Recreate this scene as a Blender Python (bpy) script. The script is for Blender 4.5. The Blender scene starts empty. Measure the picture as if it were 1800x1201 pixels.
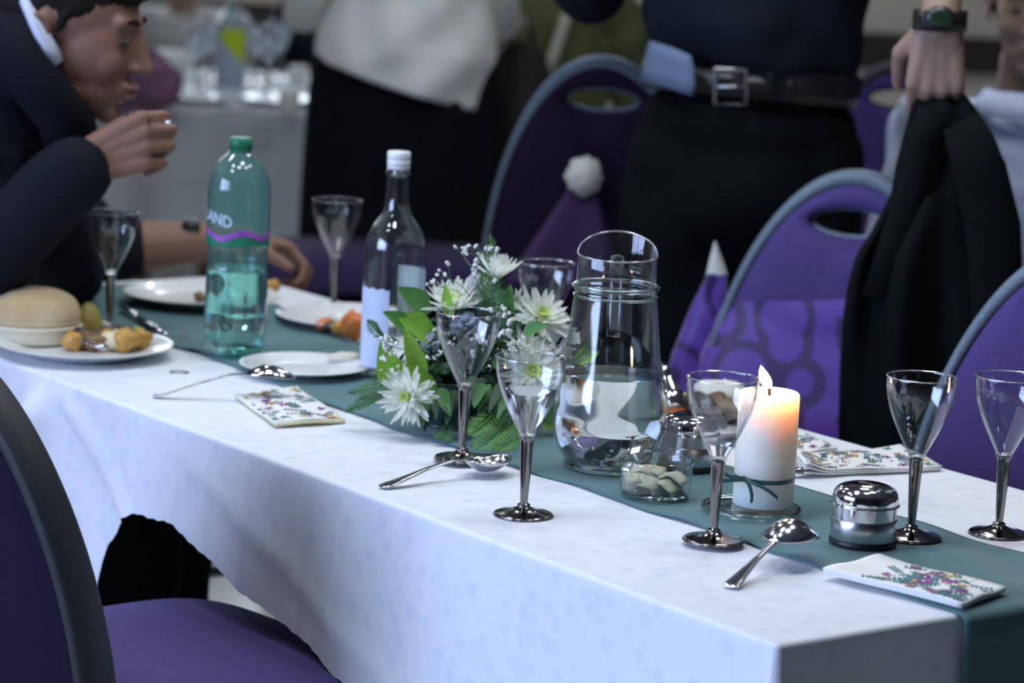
import bpy, bmesh, math, random
import numpy as np
from mathutils import Vector, Matrix, Euler

# ------------------------------------------------------------------ camera, world, light, exposure
scene = bpy.context.scene
COL = scene.collection
PI = math.pi
rnd = random.Random(7)

FPX = 5000.0
PITCH = math.radians(9.580885)
ROLL = math.radians(2.706743)
T = 0.745                                   # table surface height
CZ = T + 0.72913
YAW = math.radians(36.806575)
NX, NY = math.cos(YAW), math.sin(YAW)       # across the table (to the far side)
LX, LY = -math.sin(YAW), math.cos(YAW)      # along the table (away from the camera)
_cp, _sp = math.cos(PITCH), math.sin(PITCH)
_F = Vector((0, _cp, -_sp)); _R0 = Vector((1, 0, 0)); _U0 = Vector((0, _sp, _cp))
_R = _R0 * math.cos(ROLL) + _U0 * math.sin(ROLL)
_U = _U0 * math.cos(ROLL) - _R0 * math.sin(ROLL)
CAM = Vector((0, 0, CZ))


def ray(px, py):
    return _F * FPX + _R * (px - 900) - _U * (py - 600.5)


def Z(px, py, z=T):                          # point of a horizontal plane seen at a pixel
    d = ray(px, py)
    return CAM + d * ((z - CZ) / d.z)


def Y(px, py, y):                            # point at a given distance in front of the camera
    d = ray(px, py)
    return CAM + d * (y / d.y)


def UN(u, n, z=T):                           # table coordinates to world
    return Vector((n * NX + u * LX, n * NY + u * LY, z))


def to_un(p):
    return p.x * LX + p.y * LY, p.x * NX + p.y * NY


cam_data = bpy.data.cameras.new('camera')
cam_data.sensor_width = 36.0
cam_data.lens = FPX * 36.0 / 1800.0
cam_data.clip_start = 0.05
cam = bpy.data.objects.new('camera', cam_data)
COL.objects.link(cam)
m = Matrix((( _R.x, _U.x, -_F.x, 0), (_R.y, _U.y, -_F.y, 0), (_R.z, _U.z, -_F.z, CZ), (0, 0, 0, 1)))
cam.matrix_world = m
cam_data.dof.use_dof = True
cam_data.dof.focus_distance = 3.28
cam_data.dof.aperture_fstop = 4.5
scene.camera = cam

scene.view_settings.view_transform = 'Standard'
scene.view_settings.look = 'None'
scene.view_settings.gamma = 1.0
scene.view_settings.use_curve_mapping = False
scene.view_settings.exposure = 0.0
scene.cycles.transparent_max_bounces = 40
scene.cycles.max_bounces = 14
scene.cycles.use_denoising = True

world = bpy.data.worlds.new('world')
scene.world = world
world.use_nodes = True
world.node_tree.nodes['Background'].inputs[0].default_value = (0.55, 0.68, 1.0, 1)
world.node_tree.nodes['Background'].inputs[1].default_value = 1.0


def area(name, loc, target, sx, sy, energy, color, shape='RECTANGLE', spread=PI):
    d = bpy.data.lights.new(name, 'AREA')
    d.shape = shape; d.size = sx; d.size_y = sy
    d.energy = energy; d.color = color; d.spread = spread
    o = bpy.data.objects.new(name, d)
    COL.objects.link(o)
    o.location = loc
    v = (Vector(target) - Vector(loc)).normalized()
    o.rotation_euler = v.to_track_quat('-Z', 'Y').to_euler()
    return o


# daylight through the window of the left wall and the high window of the back wall
area('daylight_window', (-3.62, 1.3, 1.75), (0, 2.8, 0.8), 3.0, 1.5, 64, (0.46, 0.60, 1.0), spread=math.radians(95))
area('daylight_back', (-1.4, 10.68, 1.42), (-1.2, 4.0, 0.6), 2.0, 0.6, 36, (0.80, 0.90, 1.0))
# recessed ceiling spots; the one nearest the back wall is added to brighten it
for lx, ly in ((-1.5, 2.7), (-0.4, 3.0), (0.5, 3.3), (-1.2, 3.4), (-0.1, 3.7), (0.9, 3.9), (-1.6, 4.6), (-0.5, 5.3), (0.6, 5.1), (0.9, 6.8), (0.9, 9.4), (-0.5, 8.7), (-1.4, 8.9)):
    area('ceiling_spot', (lx, ly, 2.97), (lx, ly, 0), 0.32, 0.32, 8.3, (0.86, 0.93, 1.0), 'DISK')

# ------------------------------------------------------------------ materials
MATS = {}


def principled(name, color, rough=0.5, metal=0.0, spec=0.5, sheen=0.0, sss=0.0, sss_r=(1, .5, .3), sss_s=0.02,
               noise=None, bump=None, coat=0.0, emit=None, trans=0.0, ior=None):
    """noise=(scale, amount, second colour)   bump=(scale, strength, distance)"""
    if name in MATS:
        return MATS[name]
    mt = bpy.data.materials.new(name)
    mt.use_nodes = True
    nt = mt.node_tree
    b = nt.nodes['Principled BSDF']
    b.inputs['Base Color'].default_value = (*color, 1)
    b.inputs['Roughness'].default_value = rough
    b.inputs['Metallic'].default_value = metal
    b.inputs['Specular IOR Level'].default_value = spec
    if sheen:
        b.inputs['Sheen Weight'].default_value = sheen
    if coat:
        b.inputs['Coat Weight'].default_value = coat
    if sss:
        b.inputs['Subsurface Weight'].default_value = sss
        b.inputs['Subsurface Radius'].default_value = sss_r
        b.inputs['Subsurface Scale'].default_value = sss_s
    if trans:
        b.inputs['Transmission Weight'].default_value = trans
    if ior:
        b.inputs['IOR'].default_value = ior
    if emit:
        b.inputs['Emission Color'].default_value = (*emit[:3], 1)
        b.inputs['Emission Strength'].default_value = emit[3]
    tc = nt.nodes.new('ShaderNodeTexCoord')
    if noise:
        n = nt.nodes.new('ShaderNodeTexNoise')
        n.inputs['Scale'].default_value = noise[0]
        n.inputs['Detail'].default_value = 5
        nt.links.new(tc.outputs['Object'], n.inputs['Vector'])
        r = nt.nodes.new('ShaderNodeValToRGB')
        r.color_ramp.elements[0].position = 0.5 - noise[1]
        r.color_ramp.elements[1].position = 0.5 + noise[1]
        r.color_ramp.elements[0].color = (*color, 1)
        r.color_ramp.elements[1].color = (*noise[2], 1)
        nt.links.new(n.outputs['Fac'], r.inputs['Fac'])
        nt.links.new(r.outputs['Color'], b.inputs['Base Color'])
    if bump:
        n2 = nt.nodes.new('ShaderNodeTexNoise')
        n2.inputs['Scale'].default_value = bump[0]
        n2.inputs['Detail'].default_value = 6
        nt.links.new(tc.outputs['Object'], n2.inputs['Vector'])
        bp = nt.nodes.new('ShaderNodeBump')
        bp.inputs['Strength'].default_value = bump[1]
        bp.inputs['Distance'].default_value = bump[2]
        nt.links.new(n2.outputs['Fac'], bp.inputs['Height'])
        nt.links.new(bp.outputs['Normal'], b.inputs['Normal'])
    MATS[name] = mt
    return mt


def thin_glass(name, tint=(0.97, 0.98, 0.98), base=0.035, rough=0.02, edge=4.0, haze=0.0):
    """A thin clear wall: straight-through transmission and a Schlick reflection."""
    if name in MATS:
        return MATS[name]
    mt = bpy.data.materials.new(name)
    mt.use_nodes = True
    nt = mt.node_tree
    nt.nodes.clear()
    out = nt.nodes.new('ShaderNodeOutputMaterial')
    tr = nt.nodes.new('ShaderNodeBsdfTransparent')
    tr.inputs['Color'].default_value = (*tint, 1)
    gl = nt.nodes.new('ShaderNodeBsdfGlossy')
    gl.inputs['Roughness'].default_value = rough
    lw = nt.nodes.new('ShaderNodeLayerWeight')
    lw.inputs['Blend'].default_value = 0.5
    pw = nt.nodes.new('ShaderNodeMath'); pw.operation = 'POWER'; pw.inputs[1].default_value = edge
    ma = nt.nodes.new('ShaderNodeMath'); ma.operation = 'MULTIPLY_ADD'
    ma.inputs[1].default_value = 0.9; ma.inputs[2].default_value = base
    ma.use_clamp = True
    mix = nt.nodes.new('ShaderNodeMixShader')
    nt.links.new(lw.outputs['Facing'], pw.inputs[0])
    nt.links.new(pw.outputs[0], ma.inputs[0])
    nt.links.new(ma.outputs[0], mix.inputs['Fac'])
    nt.links.new(tr.outputs[0], mix.inputs[1])
    nt.links.new(gl.outputs[0], mix.inputs[2])
    last = mix
    if haze:
        df = nt.nodes.new('ShaderNodeBsdfDiffuse')
        df.inputs['Color'].default_value = (*tint, 1)
        m2 = nt.nodes.new('ShaderNodeMixShader')
        m2.inputs['Fac'].default_value = haze
        nt.links.new(mix.outputs[0], m2.inputs[1])
        nt.links.new(df.outputs[0], m2.inputs[2])
        last = m2
    nt.links.new(last.outputs[0], out.inputs['Surface'])
    MATS[name] = mt
    return mt


def refr(name, color=(1, 1, 1), ior=1.33, rough=0.0):
    if name in MATS:
        return MATS[name]
    mt = bpy.data.materials.new(name)
    mt.use_nodes = True
    nt = mt.node_tree
    nt.nodes.clear()
    out = nt.nodes.new('ShaderNodeOutputMaterial')
    g = nt.nodes.new('ShaderNodeBsdfGlass')
    g.inputs['Color'].default_value = (*color, 1)
    g.inputs['IOR'].default_value = ior
    g.inputs['Roughness'].default_value = rough
    nt.links.new(g.outputs[0], out.inputs['Surface'])
    MATS[name] = mt
    return mt


M_glass = thin_glass('clear_plastic', (0.985, 0.99, 0.99), base=.06, edge=3.0, rough=.05)
M_glass2 = thin_glass('clear_glass', (0.975, 0.985, 0.98), base=0.06, edge=3.2, rough=.035)
M_rim = thin_glass('polished_rim', (.95, .97, .98), base=.18, edge=2.0, rough=.1, haze=.10)
M_teal = thin_glass('teal_plastic', (0.58, 0.89, 0.85), base=0.07, edge=2.6, haze=0.06)
M_water = refr('water', (0.985, 0.99, 0.99), 1.33)
M_tealwater = refr('bottle_water', (0.90, 0.985, 0.97), 1.33)
M_solidglass = refr('solid_glass', (0.93, 0.98, 0.96), 1.45)
M_chrome = principled('chrome', (0.72, 0.72, 0.74), 0.08, 1.0)
M_brushed = principled('brushed_steel', (0.55, 0.56, 0.58), 0.28, 1.0)
M_darkchrome = principled('dark_chrome', (0.23, 0.21, 0.20), 0.12, 1.0)
M_silver = principled('cutlery_steel', (0.62, 0.62, 0.65), 0.12, 1.0)
M_black = principled('black_plastic', (0.012, 0.012, 0.014), 0.4)
M_plate = principled('white_plate', (0.80, 0.81, 0.80), 0.25, coat=0.3)
M_suit = principled('dark_suit', (0.007, 0.008, 0.012), 0.9, spec=0.12, noise=(900, .3, (0.013, 0.015, 0.021)), bump=(500, .15, .001))
M_trouser = principled('black_trouser', (0.0045, 0.006, 0.007), 0.9, spec=0.1, bump=(300, .2, .001))
M_jacket = principled('black_jacket', (0.004, 0.006, 0.006), 0.9, spec=0.1, bump=(400, .2, .001))
M_navy = principled('navy_shirt', (0.003, 0.007, 0.013), 0.8, spec=0.2, bump=(60, .3, .004))
M_paleblue = principled('pale_blue_cotton', (0.15, 0.21, 0.33), 0.8, bump=(80, .2, .003))
M_whiteshirt = principled('white_shirt', (0.62, 0.68, 0.88), 0.8, bump=(50, .3, .004))
M_cream = principled('cream_knit', (0.74, 0.73, 0.68), 0.9, bump=(120, .4, .004))
M_olive = principled('olive_cloth', (0.10, 0.105, 0.04), 0.9, noise=(14, .2, (0.06, 0.075, 0.028)), bump=(60, .3, .004))
M_grey = principled('grey_knit', (0.32, 0.32, 0.31), 0.9)
M_mauve = principled('mauve_cloth', (0.17, 0.085, 0.15), 0.9)
M_skin = principled('skin', (0.235, 0.125, 0.09), 0.5, spec=0.35, sss=0.12, sss_s=0.01, noise=(25, .25, (0.25, 0.125, 0.09)), bump=(220, .12, .001))
M_skin2 = principled('pale_skin', (0.34, 0.225, 0.17), 0.5, spec=0.35, sss=0.1, sss_s=0.01, bump=(220, .12, .001))
M_lip = principled('lip_skin', (0.27, 0.085, 0.08), 0.4)
M_hair = principled('dark_hair', (0.010, 0.008, 0.006), 0.75, spec=.2, bump=(180, .7, .004))
M_eye = principled('eye', (0.03, 0.025, 0.02), 0.15)
M_leather = principled('black_leather', (0.012, 0.011, 0.012), 0.35, coat=0.2)
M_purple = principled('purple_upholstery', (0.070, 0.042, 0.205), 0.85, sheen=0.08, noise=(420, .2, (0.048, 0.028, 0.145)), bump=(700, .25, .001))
M_purple_shade = principled('shaded_purple_upholstery', (0.024, 0.012, 0.042), 0.85, spec=.15, noise=(420, .2, (0.016, 0.008, 0.028)), bump=(700, .25, .001))  # the purple fabric darkened, so a backlit chair's shade sits in the colour
M_trim = principled('grey_blue_trim', (0.15, 0.21, 0.28), 0.45, noise=(260, .15, (0.09, 0.13, 0.17)))
M_darktrim = principled('dark_trim', (0.012, 0.013, 0.016), 0.6, noise=(260, .2, (0.022, 0.025, 0.03)))
M_chairleg = principled('chair_leg_metal', (0.10, 0.10, 0.11), 0.3, 0.8)
M_bread = principled('bread_crust', (0.50, 0.32, 0.13), 0.8, noise=(11, .2, (0.72, 0.60, 0.40)), bump=(120, .2, .002))
M_crumb = principled('bread_side', (0.75, 0.68, 0.53), 0.9, bump=(120, .2, .002))
M_fresh = principled('fresh_cream', (0.86, 0.86, 0.80), 0.5)
FOODS = [principled('food_brown', (0.12, 0.07, 0.035), 0.45, noise=(60, .2, (0.23, 0.13, 0.05))),
         principled('food_gold', (0.62, 0.36, 0.06), 0.45, noise=(60, .2, (0.45, 0.20, 0.04))),
         principled('food_orange', (0.65, 0.17, 0.03), 0.4),
         principled('food_green', (0.35, 0.45, 0.08), 0.5),
         principled('food_dark', (0.035, 0.025, 0.02), 0.35),
         principled('food_pale', (0.72, 0.63, 0.42), 0.6)]
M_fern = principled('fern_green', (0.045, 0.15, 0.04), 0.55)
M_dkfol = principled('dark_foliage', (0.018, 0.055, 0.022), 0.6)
M_bud = principled('tiny_bud', (0.80, 0.82, 0.78), 0.6)
M_stem = principled('thin_stem', (0.14, 0.20, 0.08), 0.6)
M_pot = principled('dark_teal_pot', (0.015, 0.05, 0.05), 0.35)
M_wax = principled('candle_wax', (0.86, 0.82, 0.74), 0.45, sss=1.0, sss_r=(1.0, 0.58, 0.36), sss_s=0.075)
M_ribbon = principled('dark_green_ribbon', (0.02, 0.09, 0.085), 0.35, sheen=.3)
M_wick = principled('wick', (0.02, 0.015, 0.01), 0.9)
M_capg = principled('green_cap', (0.01, 0.17, 0.085), 0.35)
M_capw = principled('white_cap', (0.80, 0.82, 0.84), 0.3)
M_labelw = principled('bottle_label_white', (0.60, 0.66, 0.80), 0.6, noise=(40, .25, (0.48, 0.55, 0.74)))
M_labelg = principled('bottle_label_pale', (0.70, 0.78, 0.74), 0.6)
M_labely = principled('bottle_label_lime', (0.55, 0.70, 0.40), 0.6)
M_band_g = principled('label_green', (0.01, 0.20, 0.10), 0.4)
M_band_p = principled('label_purple', (0.22, 0.05, 0.42), 0.4, noise=(30, .15, (0.42, 0.10, 0.50)))
M_print = principled('label_print', (0.55, 0.68, 0.80), 0.5)
M_lime = principled('lime_label', (0.52, 0.68, 0.02), 0.5)
M_runner = principled('teal_runner', (0.060, 0.150, 0.155), 0.75, sheen=.15, noise=(7, .3, (0.072, 0.168, 0.172)), bump=(520, .2, .001))
M_napkin = principled('paper_napkin', (0.80, 0.82, 0.80), 0.85, bump=(300, .1, .001))
M_napedge = principled('napkin_fold_edge', (0.72, 0.66, 0.40), 0.85)
PRINT = [principled('print_plum', (0.22, 0.04, 0.20), .8), principled('print_teal', (0.03, 0.22, 0.22), .8),
         principled('print_ochre', (0.62, 0.36, 0.05), .8), principled('print_navy', (0.04, 0.05, 0.16), .8),
         principled('print_green', (0.10, 0.22, 0.12), .8), principled('print_pink', (0.42, 0.10, 0.30), .8)]
M_sachet = principled('pale_paper_packet', (0.50, 0.47, 0.32), 0.8, noise=(60, .2, (0.36, 0.36, 0.24)))
M_sachetd = principled('dark_packet', (0.035, 0.03, 0.025), 0.5)
M_wall = principled('beige_plaster', (0.66, 0.58, 0.52), 0.9, bump=(8, .1, .01))
M_rail = principled('dark_wood_rail', (0.03, 0.02, 0.02), 0.5)
M_floor = principled('pale_polished_floor', (0.56, 0.57, 0.54), 0.16, noise=(2, .3, (0.50, 0.51, 0.47)), coat=.5)
M_ceil = principled('ceiling_paint', (0.22, 0.22, 0.23), 0.9)
M_frame = principled('window_frame_paint', (0.6, 0.6, 0.6), 0.5)
M_pane = thin_glass('window_pane', (0.98, 0.98, 0.98))
M_steel = principled('leg_steel', (0.35, 0.36, 0.37), 0.35, 0.9)
M_board = principled('table_board', (0.30, 0.22, 0.15), 0.6)
M_strap = principled('pale_strap', (0.55, 0.55, 0.48), 0.7)
M_screen = principled('watch_screen', (0.008, 0.02, 0.015), 0.1, emit=(0.3, 0.6, 0.25, 0.02))


def cloth_material():
    mt = bpy.data.materials.new('embossed_paper_cloth')
    mt.use_nodes = True
    nt = mt.node_tree
    b = nt.nodes['Principled BSDF']
    b.inputs['Roughness'].default_value = 0.85
    b.inputs['Specular IOR Level'].default_value = 0.2
    uv = nt.nodes.new('ShaderNodeUVMap'); uv.uv_map = 'UVMap'
    # damask: blurred diamonds and speckles embossed in rows
    vo = nt.nodes.new('ShaderNodeTexVoronoi'); vo.inputs['Scale'].default_value = 38
    vo.inputs['Randomness'].default_value = 0.75
    no = nt.nodes.new('ShaderNodeTexNoise'); no.inputs['Scale'].default_value = 30; no.inputs['Detail'].default_value = 3
    wv = nt.nodes.new('ShaderNodeTexWave'); wv.inputs['Scale'].default_value = 95; wv.wave_type = 'BANDS'; wv.bands_direction = 'X'
    wv.inputs['Distortion'].default_value = 1.5
    for n in (vo, no, wv):
        nt.links.new(uv.outputs[0], n.inputs['Vector'])
    a = nt.nodes.new('ShaderNodeMath'); a.operation = 'MULTIPLY'
    nt.links.new(vo.outputs['Distance'], a.inputs[0]); nt.links.new(no.outputs['Fac'], a.inputs[1])
    ramp = nt.nodes.new('ShaderNodeValToRGB')
    ramp.color_ramp.elements[0].position = 0.08; ramp.color_ramp.elements[0].color = (0.705, 0.742, 0.815, 1)
    ramp.color_ramp.elements[1].position = 0.25; ramp.color_ramp.elements[1].color = (0.775, 0.80, 0.84, 1)
    nt.links.new(a.outputs[0], ramp.inputs['Fac'])
    nt.links.new(ramp.outputs['Color'], b.inputs['Base Color'])
    h = nt.nodes.new('ShaderNodeMath'); h.operation = 'MULTIPLY_ADD'; h.inputs[1].default_value = 0.35
    nt.links.new(wv.outputs['Fac'], h.inputs[0]); nt.links.new(a.outputs[0], h.inputs[2])
    bp = nt.nodes.new('ShaderNodeBump'); bp.inputs['Strength'].default_value = 0.3; bp.inputs['Distance'].default_value = 0.002
    nt.links.new(h.outputs[0], bp.inputs['Height'])
    nt.links.new(bp.outputs['Normal'], b.inputs['Normal'])
    return mt


def sash_material():
    mt = bpy.data.materials.new('swirl_organza')
    mt.use_nodes = True
    nt = mt.node_tree
    b = nt.nodes['Principled BSDF']
    b.inputs['Roughness'].default_value = 0.45
    b.inputs['Sheen Weight'].default_value = 0.4
    tc = nt.nodes.new('ShaderNodeTexCoord')
    mp = nt.nodes.new('ShaderNodeMapping'); mp.inputs['Scale'].default_value = (1, 0.05, 1)
    vo = nt.nodes.new('ShaderNodeTexVoronoi'); vo.inputs['Scale'].default_value = 8.5; vo.inputs['Randomness'].default_value = 0.8
    nt.links.new(tc.outputs['Object'], mp.inputs['Vector']); nt.links.new(mp.outputs[0], vo.inputs['Vector'])
    mu = nt.nodes.new('ShaderNodeMath'); mu.operation = 'MULTIPLY'; mu.inputs[1].default_value = 17
    sn = nt.nodes.new('ShaderNodeMath'); sn.operation = 'SINE'
    nt.links.new(vo.outputs['Distance'], mu.inputs[0]); nt.links.new(mu.outputs[0], sn.inputs[0])
    ramp = nt.nodes.new('ShaderNodeValToRGB')
    ramp.color_ramp.elements[0].position = 0.45; ramp.color_ramp.elements[0].color = (0.105, 0.038, 0.34, 1)
    ramp.color_ramp.elements[1].position = 0.80; ramp.color_ramp.elements[1].color = (0.038, 0.010, 0.11, 1)
    nt.links.new(sn.outputs[0], ramp.inputs['Fac'])
    nt.links.new(ramp.outputs['Color'], b.inputs['Base Color'])
    return mt


def translucent(name, color, amount, rough=.5, noise=None):
    mt = principled(name, color, rough, noise=noise)
    nt = mt.node_tree
    b = nt.nodes['Principled BSDF']; out = nt.nodes['Material Output']
    tl = nt.nodes.new('ShaderNodeBsdfTranslucent'); tl.inputs['Color'].default_value = (*color, 1)
    mx = nt.nodes.new('ShaderNodeMixShader'); mx.inputs['Fac'].default_value = amount
    nt.links.new(b.outputs[0], mx.inputs[1]); nt.links.new(tl.outputs[0], mx.inputs[2]); nt.links.new(mx.outputs[0], out.inputs['Surface'])
    return mt


M_petal = translucent('white_petal', (0.94, 0.96, 0.88), .48)
M_petalc = translucent('green_petal', (0.74, 0.86, 0.30), .3)
M_carn = translucent('white_bloom', (0.88, 0.90, 0.90), .3)
M_lilac = translucent('lilac_bloom', (0.80, 0.83, 0.97), .5)
M_leaf = translucent('bright_leaf', (0.32, 0.60, 0.08), .4, .42, noise=(30, .2, (0.24, 0.50, 0.06)))
M_leaf2 = translucent('mid_leaf', (0.10, 0.30, 0.07), .3, .45, noise=(30, .2, (0.07, 0.22, 0.06)))
M_cloth = cloth_material()
M_sash = sash_material()


def flame_material():
    mt = bpy.data.materials.new('flame')
    mt.use_nodes = True
    nt = mt.node_tree
    nt.nodes.clear()
    out = nt.nodes.new('ShaderNodeOutputMaterial')
    e = nt.nodes.new('ShaderNodeEmission')
    e.inputs['Color'].default_value = (1.0, 0.70, 0.42, 1); e.inputs['Strength'].default_value = 30
    nt.links.new(e.outputs[0], out.inputs['Surface'])
    return mt


M_flame = flame_material()

# ------------------------------------------------------------------ geometry helpers


class MB:
    def __init__(self):
        self.v = []; self.f = []; self.mi = []; self.uv = None

    def add(self, verts, faces, mi=0):
        o = len(self.v)
        self.v += [tuple(p) for p in verts]
        self.f += [tuple(i + o for i in fc) for fc in faces]
        self.mi += [mi] * len(faces)

    def grid(self, rows, mi=0, closed=False):
        """rows: list of equally long lists of points"""
        nr, nc = len(rows), len(rows[0])
        faces = []
        for i in range(nr - 1):
            for j in range(nc if closed else nc - 1):
                j2 = (j + 1) % nc
                faces.append((i * nc + j, i * nc + j2, (i + 1) * nc + j2, (i + 1) * nc + j))
        self.add([p for r in rows for p in r], faces, mi)

    def lathe(self, prof, seg=40, mi=0, center=(0, 0, 0)):
        cx, cy, cz = center
        rows = [[(cx + r * math.cos(2 * PI * k / seg), cy + r * math.sin(2 * PI * k / seg), cz + z) for k in range(seg)] for r, z in prof]
        self.grid(rows, mi, True)

    def tube(self, pts, rads, seg=8, mi=0, cap=True, flat=1.0, up=None):
        pts = [Vector(p) for p in pts]
        n = len(pts)
        if not hasattr(rads, '__len__'):
            rads = [rads] * n
        rows = []
        prev = None
        for i, p in enumerate(pts):
            t = (pts[min(i + 1, n - 1)] - pts[max(i - 1, 0)])
            if t.length < 1e-9: t = Vector((0, 0, 1))
            t.normalize()
            if prev is None:
                a = Vector(up) if up else (Vector((0, 0, 1)) if abs(t.z) < .9 else Vector((1, 0, 0)))
            else:
                a = prev
            a = a - t * a.dot(t)
            if a.length < 1e-6: a = t.orthogonal()
            a.normalize(); prev = a
            b = t.cross(a)
            rows.append([p + (a * math.cos(2 * PI * k / seg) * flat + b * math.sin(2 * PI * k / seg)) * rads[i] for k in range(seg)])
        o = len(self.v)
        self.grid(rows, mi, True)
        if cap:
            self.f.append(tuple(o + k for k in range(seg))[::-1]); self.mi.append(mi)
            self.f.append(tuple(o + (n - 1) * seg + k for k in range(seg))); self.mi.append(mi)

    def ell(self, c, r, rot=None, seg=16, rings=10, mi=0):
        c = Vector(c)
        if not hasattr(r, '__len__'): r = (r, r, r)
        rows = []
        for i in range(rings + 1):
            th = PI * i / rings
            th = min(max(th, .02), PI - .02)
            row = []
            for k in range(seg):
                ph = 2 * PI * k / seg
                p = Vector((r[0] * math.sin(th) * math.cos(ph), r[1] * math.sin(th) * math.sin(ph), -r[2] * math.cos(th)))
                if rot is not None: p = rot @ p
                row.append(c + p)
            rows.append(row)
        o = len(self.v)
        self.grid(rows, mi, True)
        self.f.append(tuple(o + k for k in range(seg))[::-1]); self.mi.append(mi)
        self.f.append(tuple(o + rings * seg + k for k in range(seg))); self.mi.append(mi)

    def cap(self, p0, p1, r0, r1, seg=14, mi=0):
        """capsule with taper: cone plus end spheres"""
        p0, p1 = Vector(p0), Vector(p1)
        self.tube([p0, p1], [r0, r1], seg, mi)
        self.ell(p0, r0, seg=seg, rings=8, mi=mi)
        self.ell(p1, r1, seg=seg, rings=8, mi=mi)

    def box(self, x0, x1, y0, y1, z0, z1, mi=0):
        v = [(x0, y0, z0), (x1, y0, z0), (x1, y1, z0), (x0, y1, z0), (x0, y0, z1), (x1, y0, z1), (x1, y1, z1), (x0, y1, z1)]
        self.add(v, [(0, 3, 2, 1), (4, 5, 6, 7), (0, 1, 5, 4), (1, 2, 6, 5), (2, 3, 7, 6), (3, 0, 4, 7)], mi)

    def fan(self, pts, mi=0):
        self.add(pts, [tuple(range(len(pts)))], mi)


def mesh_from(mb, name, off=None, smooth=True):
    me = bpy.data.meshes.new(name)
    v = mb.v if off is None else [(p[0] - off[0], p[1] - off[1], p[2] - off[2]) for p in mb.v]
    me.from_pydata(v, [], mb.f)
    if smooth:
        me.polygons.foreach_set('use_smooth', [True] * len(me.polygons))
    if mb.mi and max(mb.mi) > 0:
        me.polygons.foreach_set('material_index', mb.mi)
    me.validate()
    me.update()
    return me


def link(name, me, mats, parent=None):
    for mt in (mats if isinstance(mats, (list, tuple)) else [mats]):
        me.materials.append(mt)
    o = bpy.data.objects.new(name, me)
    COL.objects.link(o)
    if parent is not None: o.parent = parent
    return o


def root_loc(p):
    """world location of a parent chain without rotation"""
    v = Vector((0, 0, 0))
    while p is not None:
        v += p.location
        p = p.parent
    return v


def obj(name, mb, mats, parent=None, world=False, smooth=True, sharp=None):
    off = root_loc(parent) if (world and parent is not None) else None
    me = mesh_from(mb, name, off, smooth)
    if sharp is not None:
        me.set_sharp_from_angle(angle=math.radians(sharp))
    return link(name, me, mats, parent)


def bake(o, *mods):
    """apply modifiers given as (type, {attr: value}) and keep the result as plain mesh data"""
    for ty, kw in mods:
        md = o.modifiers.new(ty, ty)
        for k, v in kw.items(): setattr(md, k, v)
    dg = bpy.context.evaluated_depsgraph_get()
    dg.update()
    me = bpy.data.meshes.new_from_object(o.evaluated_get(dg))
    o.modifiers.clear()
    old = o.data
    o.data = me
    bpy.data.meshes.remove(old)
    me.polygons.foreach_set('use_smooth', [True] * len(me.polygons))
    return o


def blob(name, mb, mat, parent, voxel=0.006, smooth=4, wrinkle=None, world=True, zone=None):
    """overlapping closed shells -> one continuous smooth surface"""
    o = obj(name, mb, mat, parent, world=world)
    bake(o, ('REMESH', dict(mode='VOXEL', voxel_size=voxel)), ('SMOOTH', dict(factor=.5, iterations=smooth)))
    if zone:                      # extra smoothing around a head
        zc_ = Vector(zone[0]) - root_loc(parent)
        vg = o.vertex_groups.new(name='zone')
        for v in o.data.vertices:
            w_ = 1 - ((v.co - zc_).length - zone[1]) / .03
            if w_ > 0: vg.add([v.index], min(1, w_), 'REPLACE')
        bake(o, ('SMOOTH', dict(factor=.5, iterations=zone[2], vertex_group='zone')))
        o.vertex_groups.clear()
    if wrinkle:
        amp, sc = wrinkle[:2]
        me = o.data
        n = len(me.vertices)
        co = np.empty(n * 3); me.vertices.foreach_get('co', co); co = co.reshape(-1, 3)
        no = np.empty(n * 3); me.vertices.foreach_get('normal', no); no = no.reshape(-1, 3)
        p = co * sc
        d = (np.sin(p[:, 0] * 1.3 + 2 * np.sin(p[:, 2] * .7) + p[:, 1]) + np.sin(p[:, 2] * 1.9 + 1.7 * np.sin(p[:, 0] * .9 + p[:, 1] * 1.1)) * .8)
        co += no * (d * amp)[:, None]
        me.vertices.foreach_set('co', co.ravel()); me.update()
    return o


def thing(name, label, cat, loc=(0, 0, 0), rz=0.0, group=None):
    o = bpy.data.objects.new(name, None)
    COL.objects.link(o)
    o.empty_display_size = 0.05
    o.location = loc; o.rotation_euler = (0, 0, rz)
    o['label'] = label; o['category'] = cat
    if group: o['group'] = group
    return o


def tag(o, label, cat, group=None):
    o['label'] = label; o['category'] = cat
    if group: o['group'] = group
    return o


def dup(root, loc, rz, label, group=None):
    r = root.copy(); COL.objects.link(r)
    r.location = loc; r.rotation_euler = (0, 0, rz)
    r['label'] = label
    if group: r['group'] = group
    for ch in list(root.children):
        c = ch.copy(); COL.objects.link(c); c.parent = r
        for g in list(ch.children):
            d = g.copy(); COL.objects.link(d); d.parent = c
    return r


def struct(name, mb, mat, parent=None, smooth=False):
    o = obj(name, mb, mat, parent, smooth=smooth)
    o['kind'] = 'structure'
    return o


def frame(fwd, up):
    """rotation matrix with columns fwd, side, up"""
    f = Vector(fwd).normalized(); u = Vector(up)
    u = (u - f * u.dot(f)).normalized()
    s = u.cross(f)
    return Matrix(((f.x, s.x, u.x), (f.y, s.y, u.y), (f.z, s.z, u.z)))


def lerp(a, b, t): return a + (b - a) * t


def interp(x, xs, ys):
    return float(np.interp(x, xs, ys))

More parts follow.
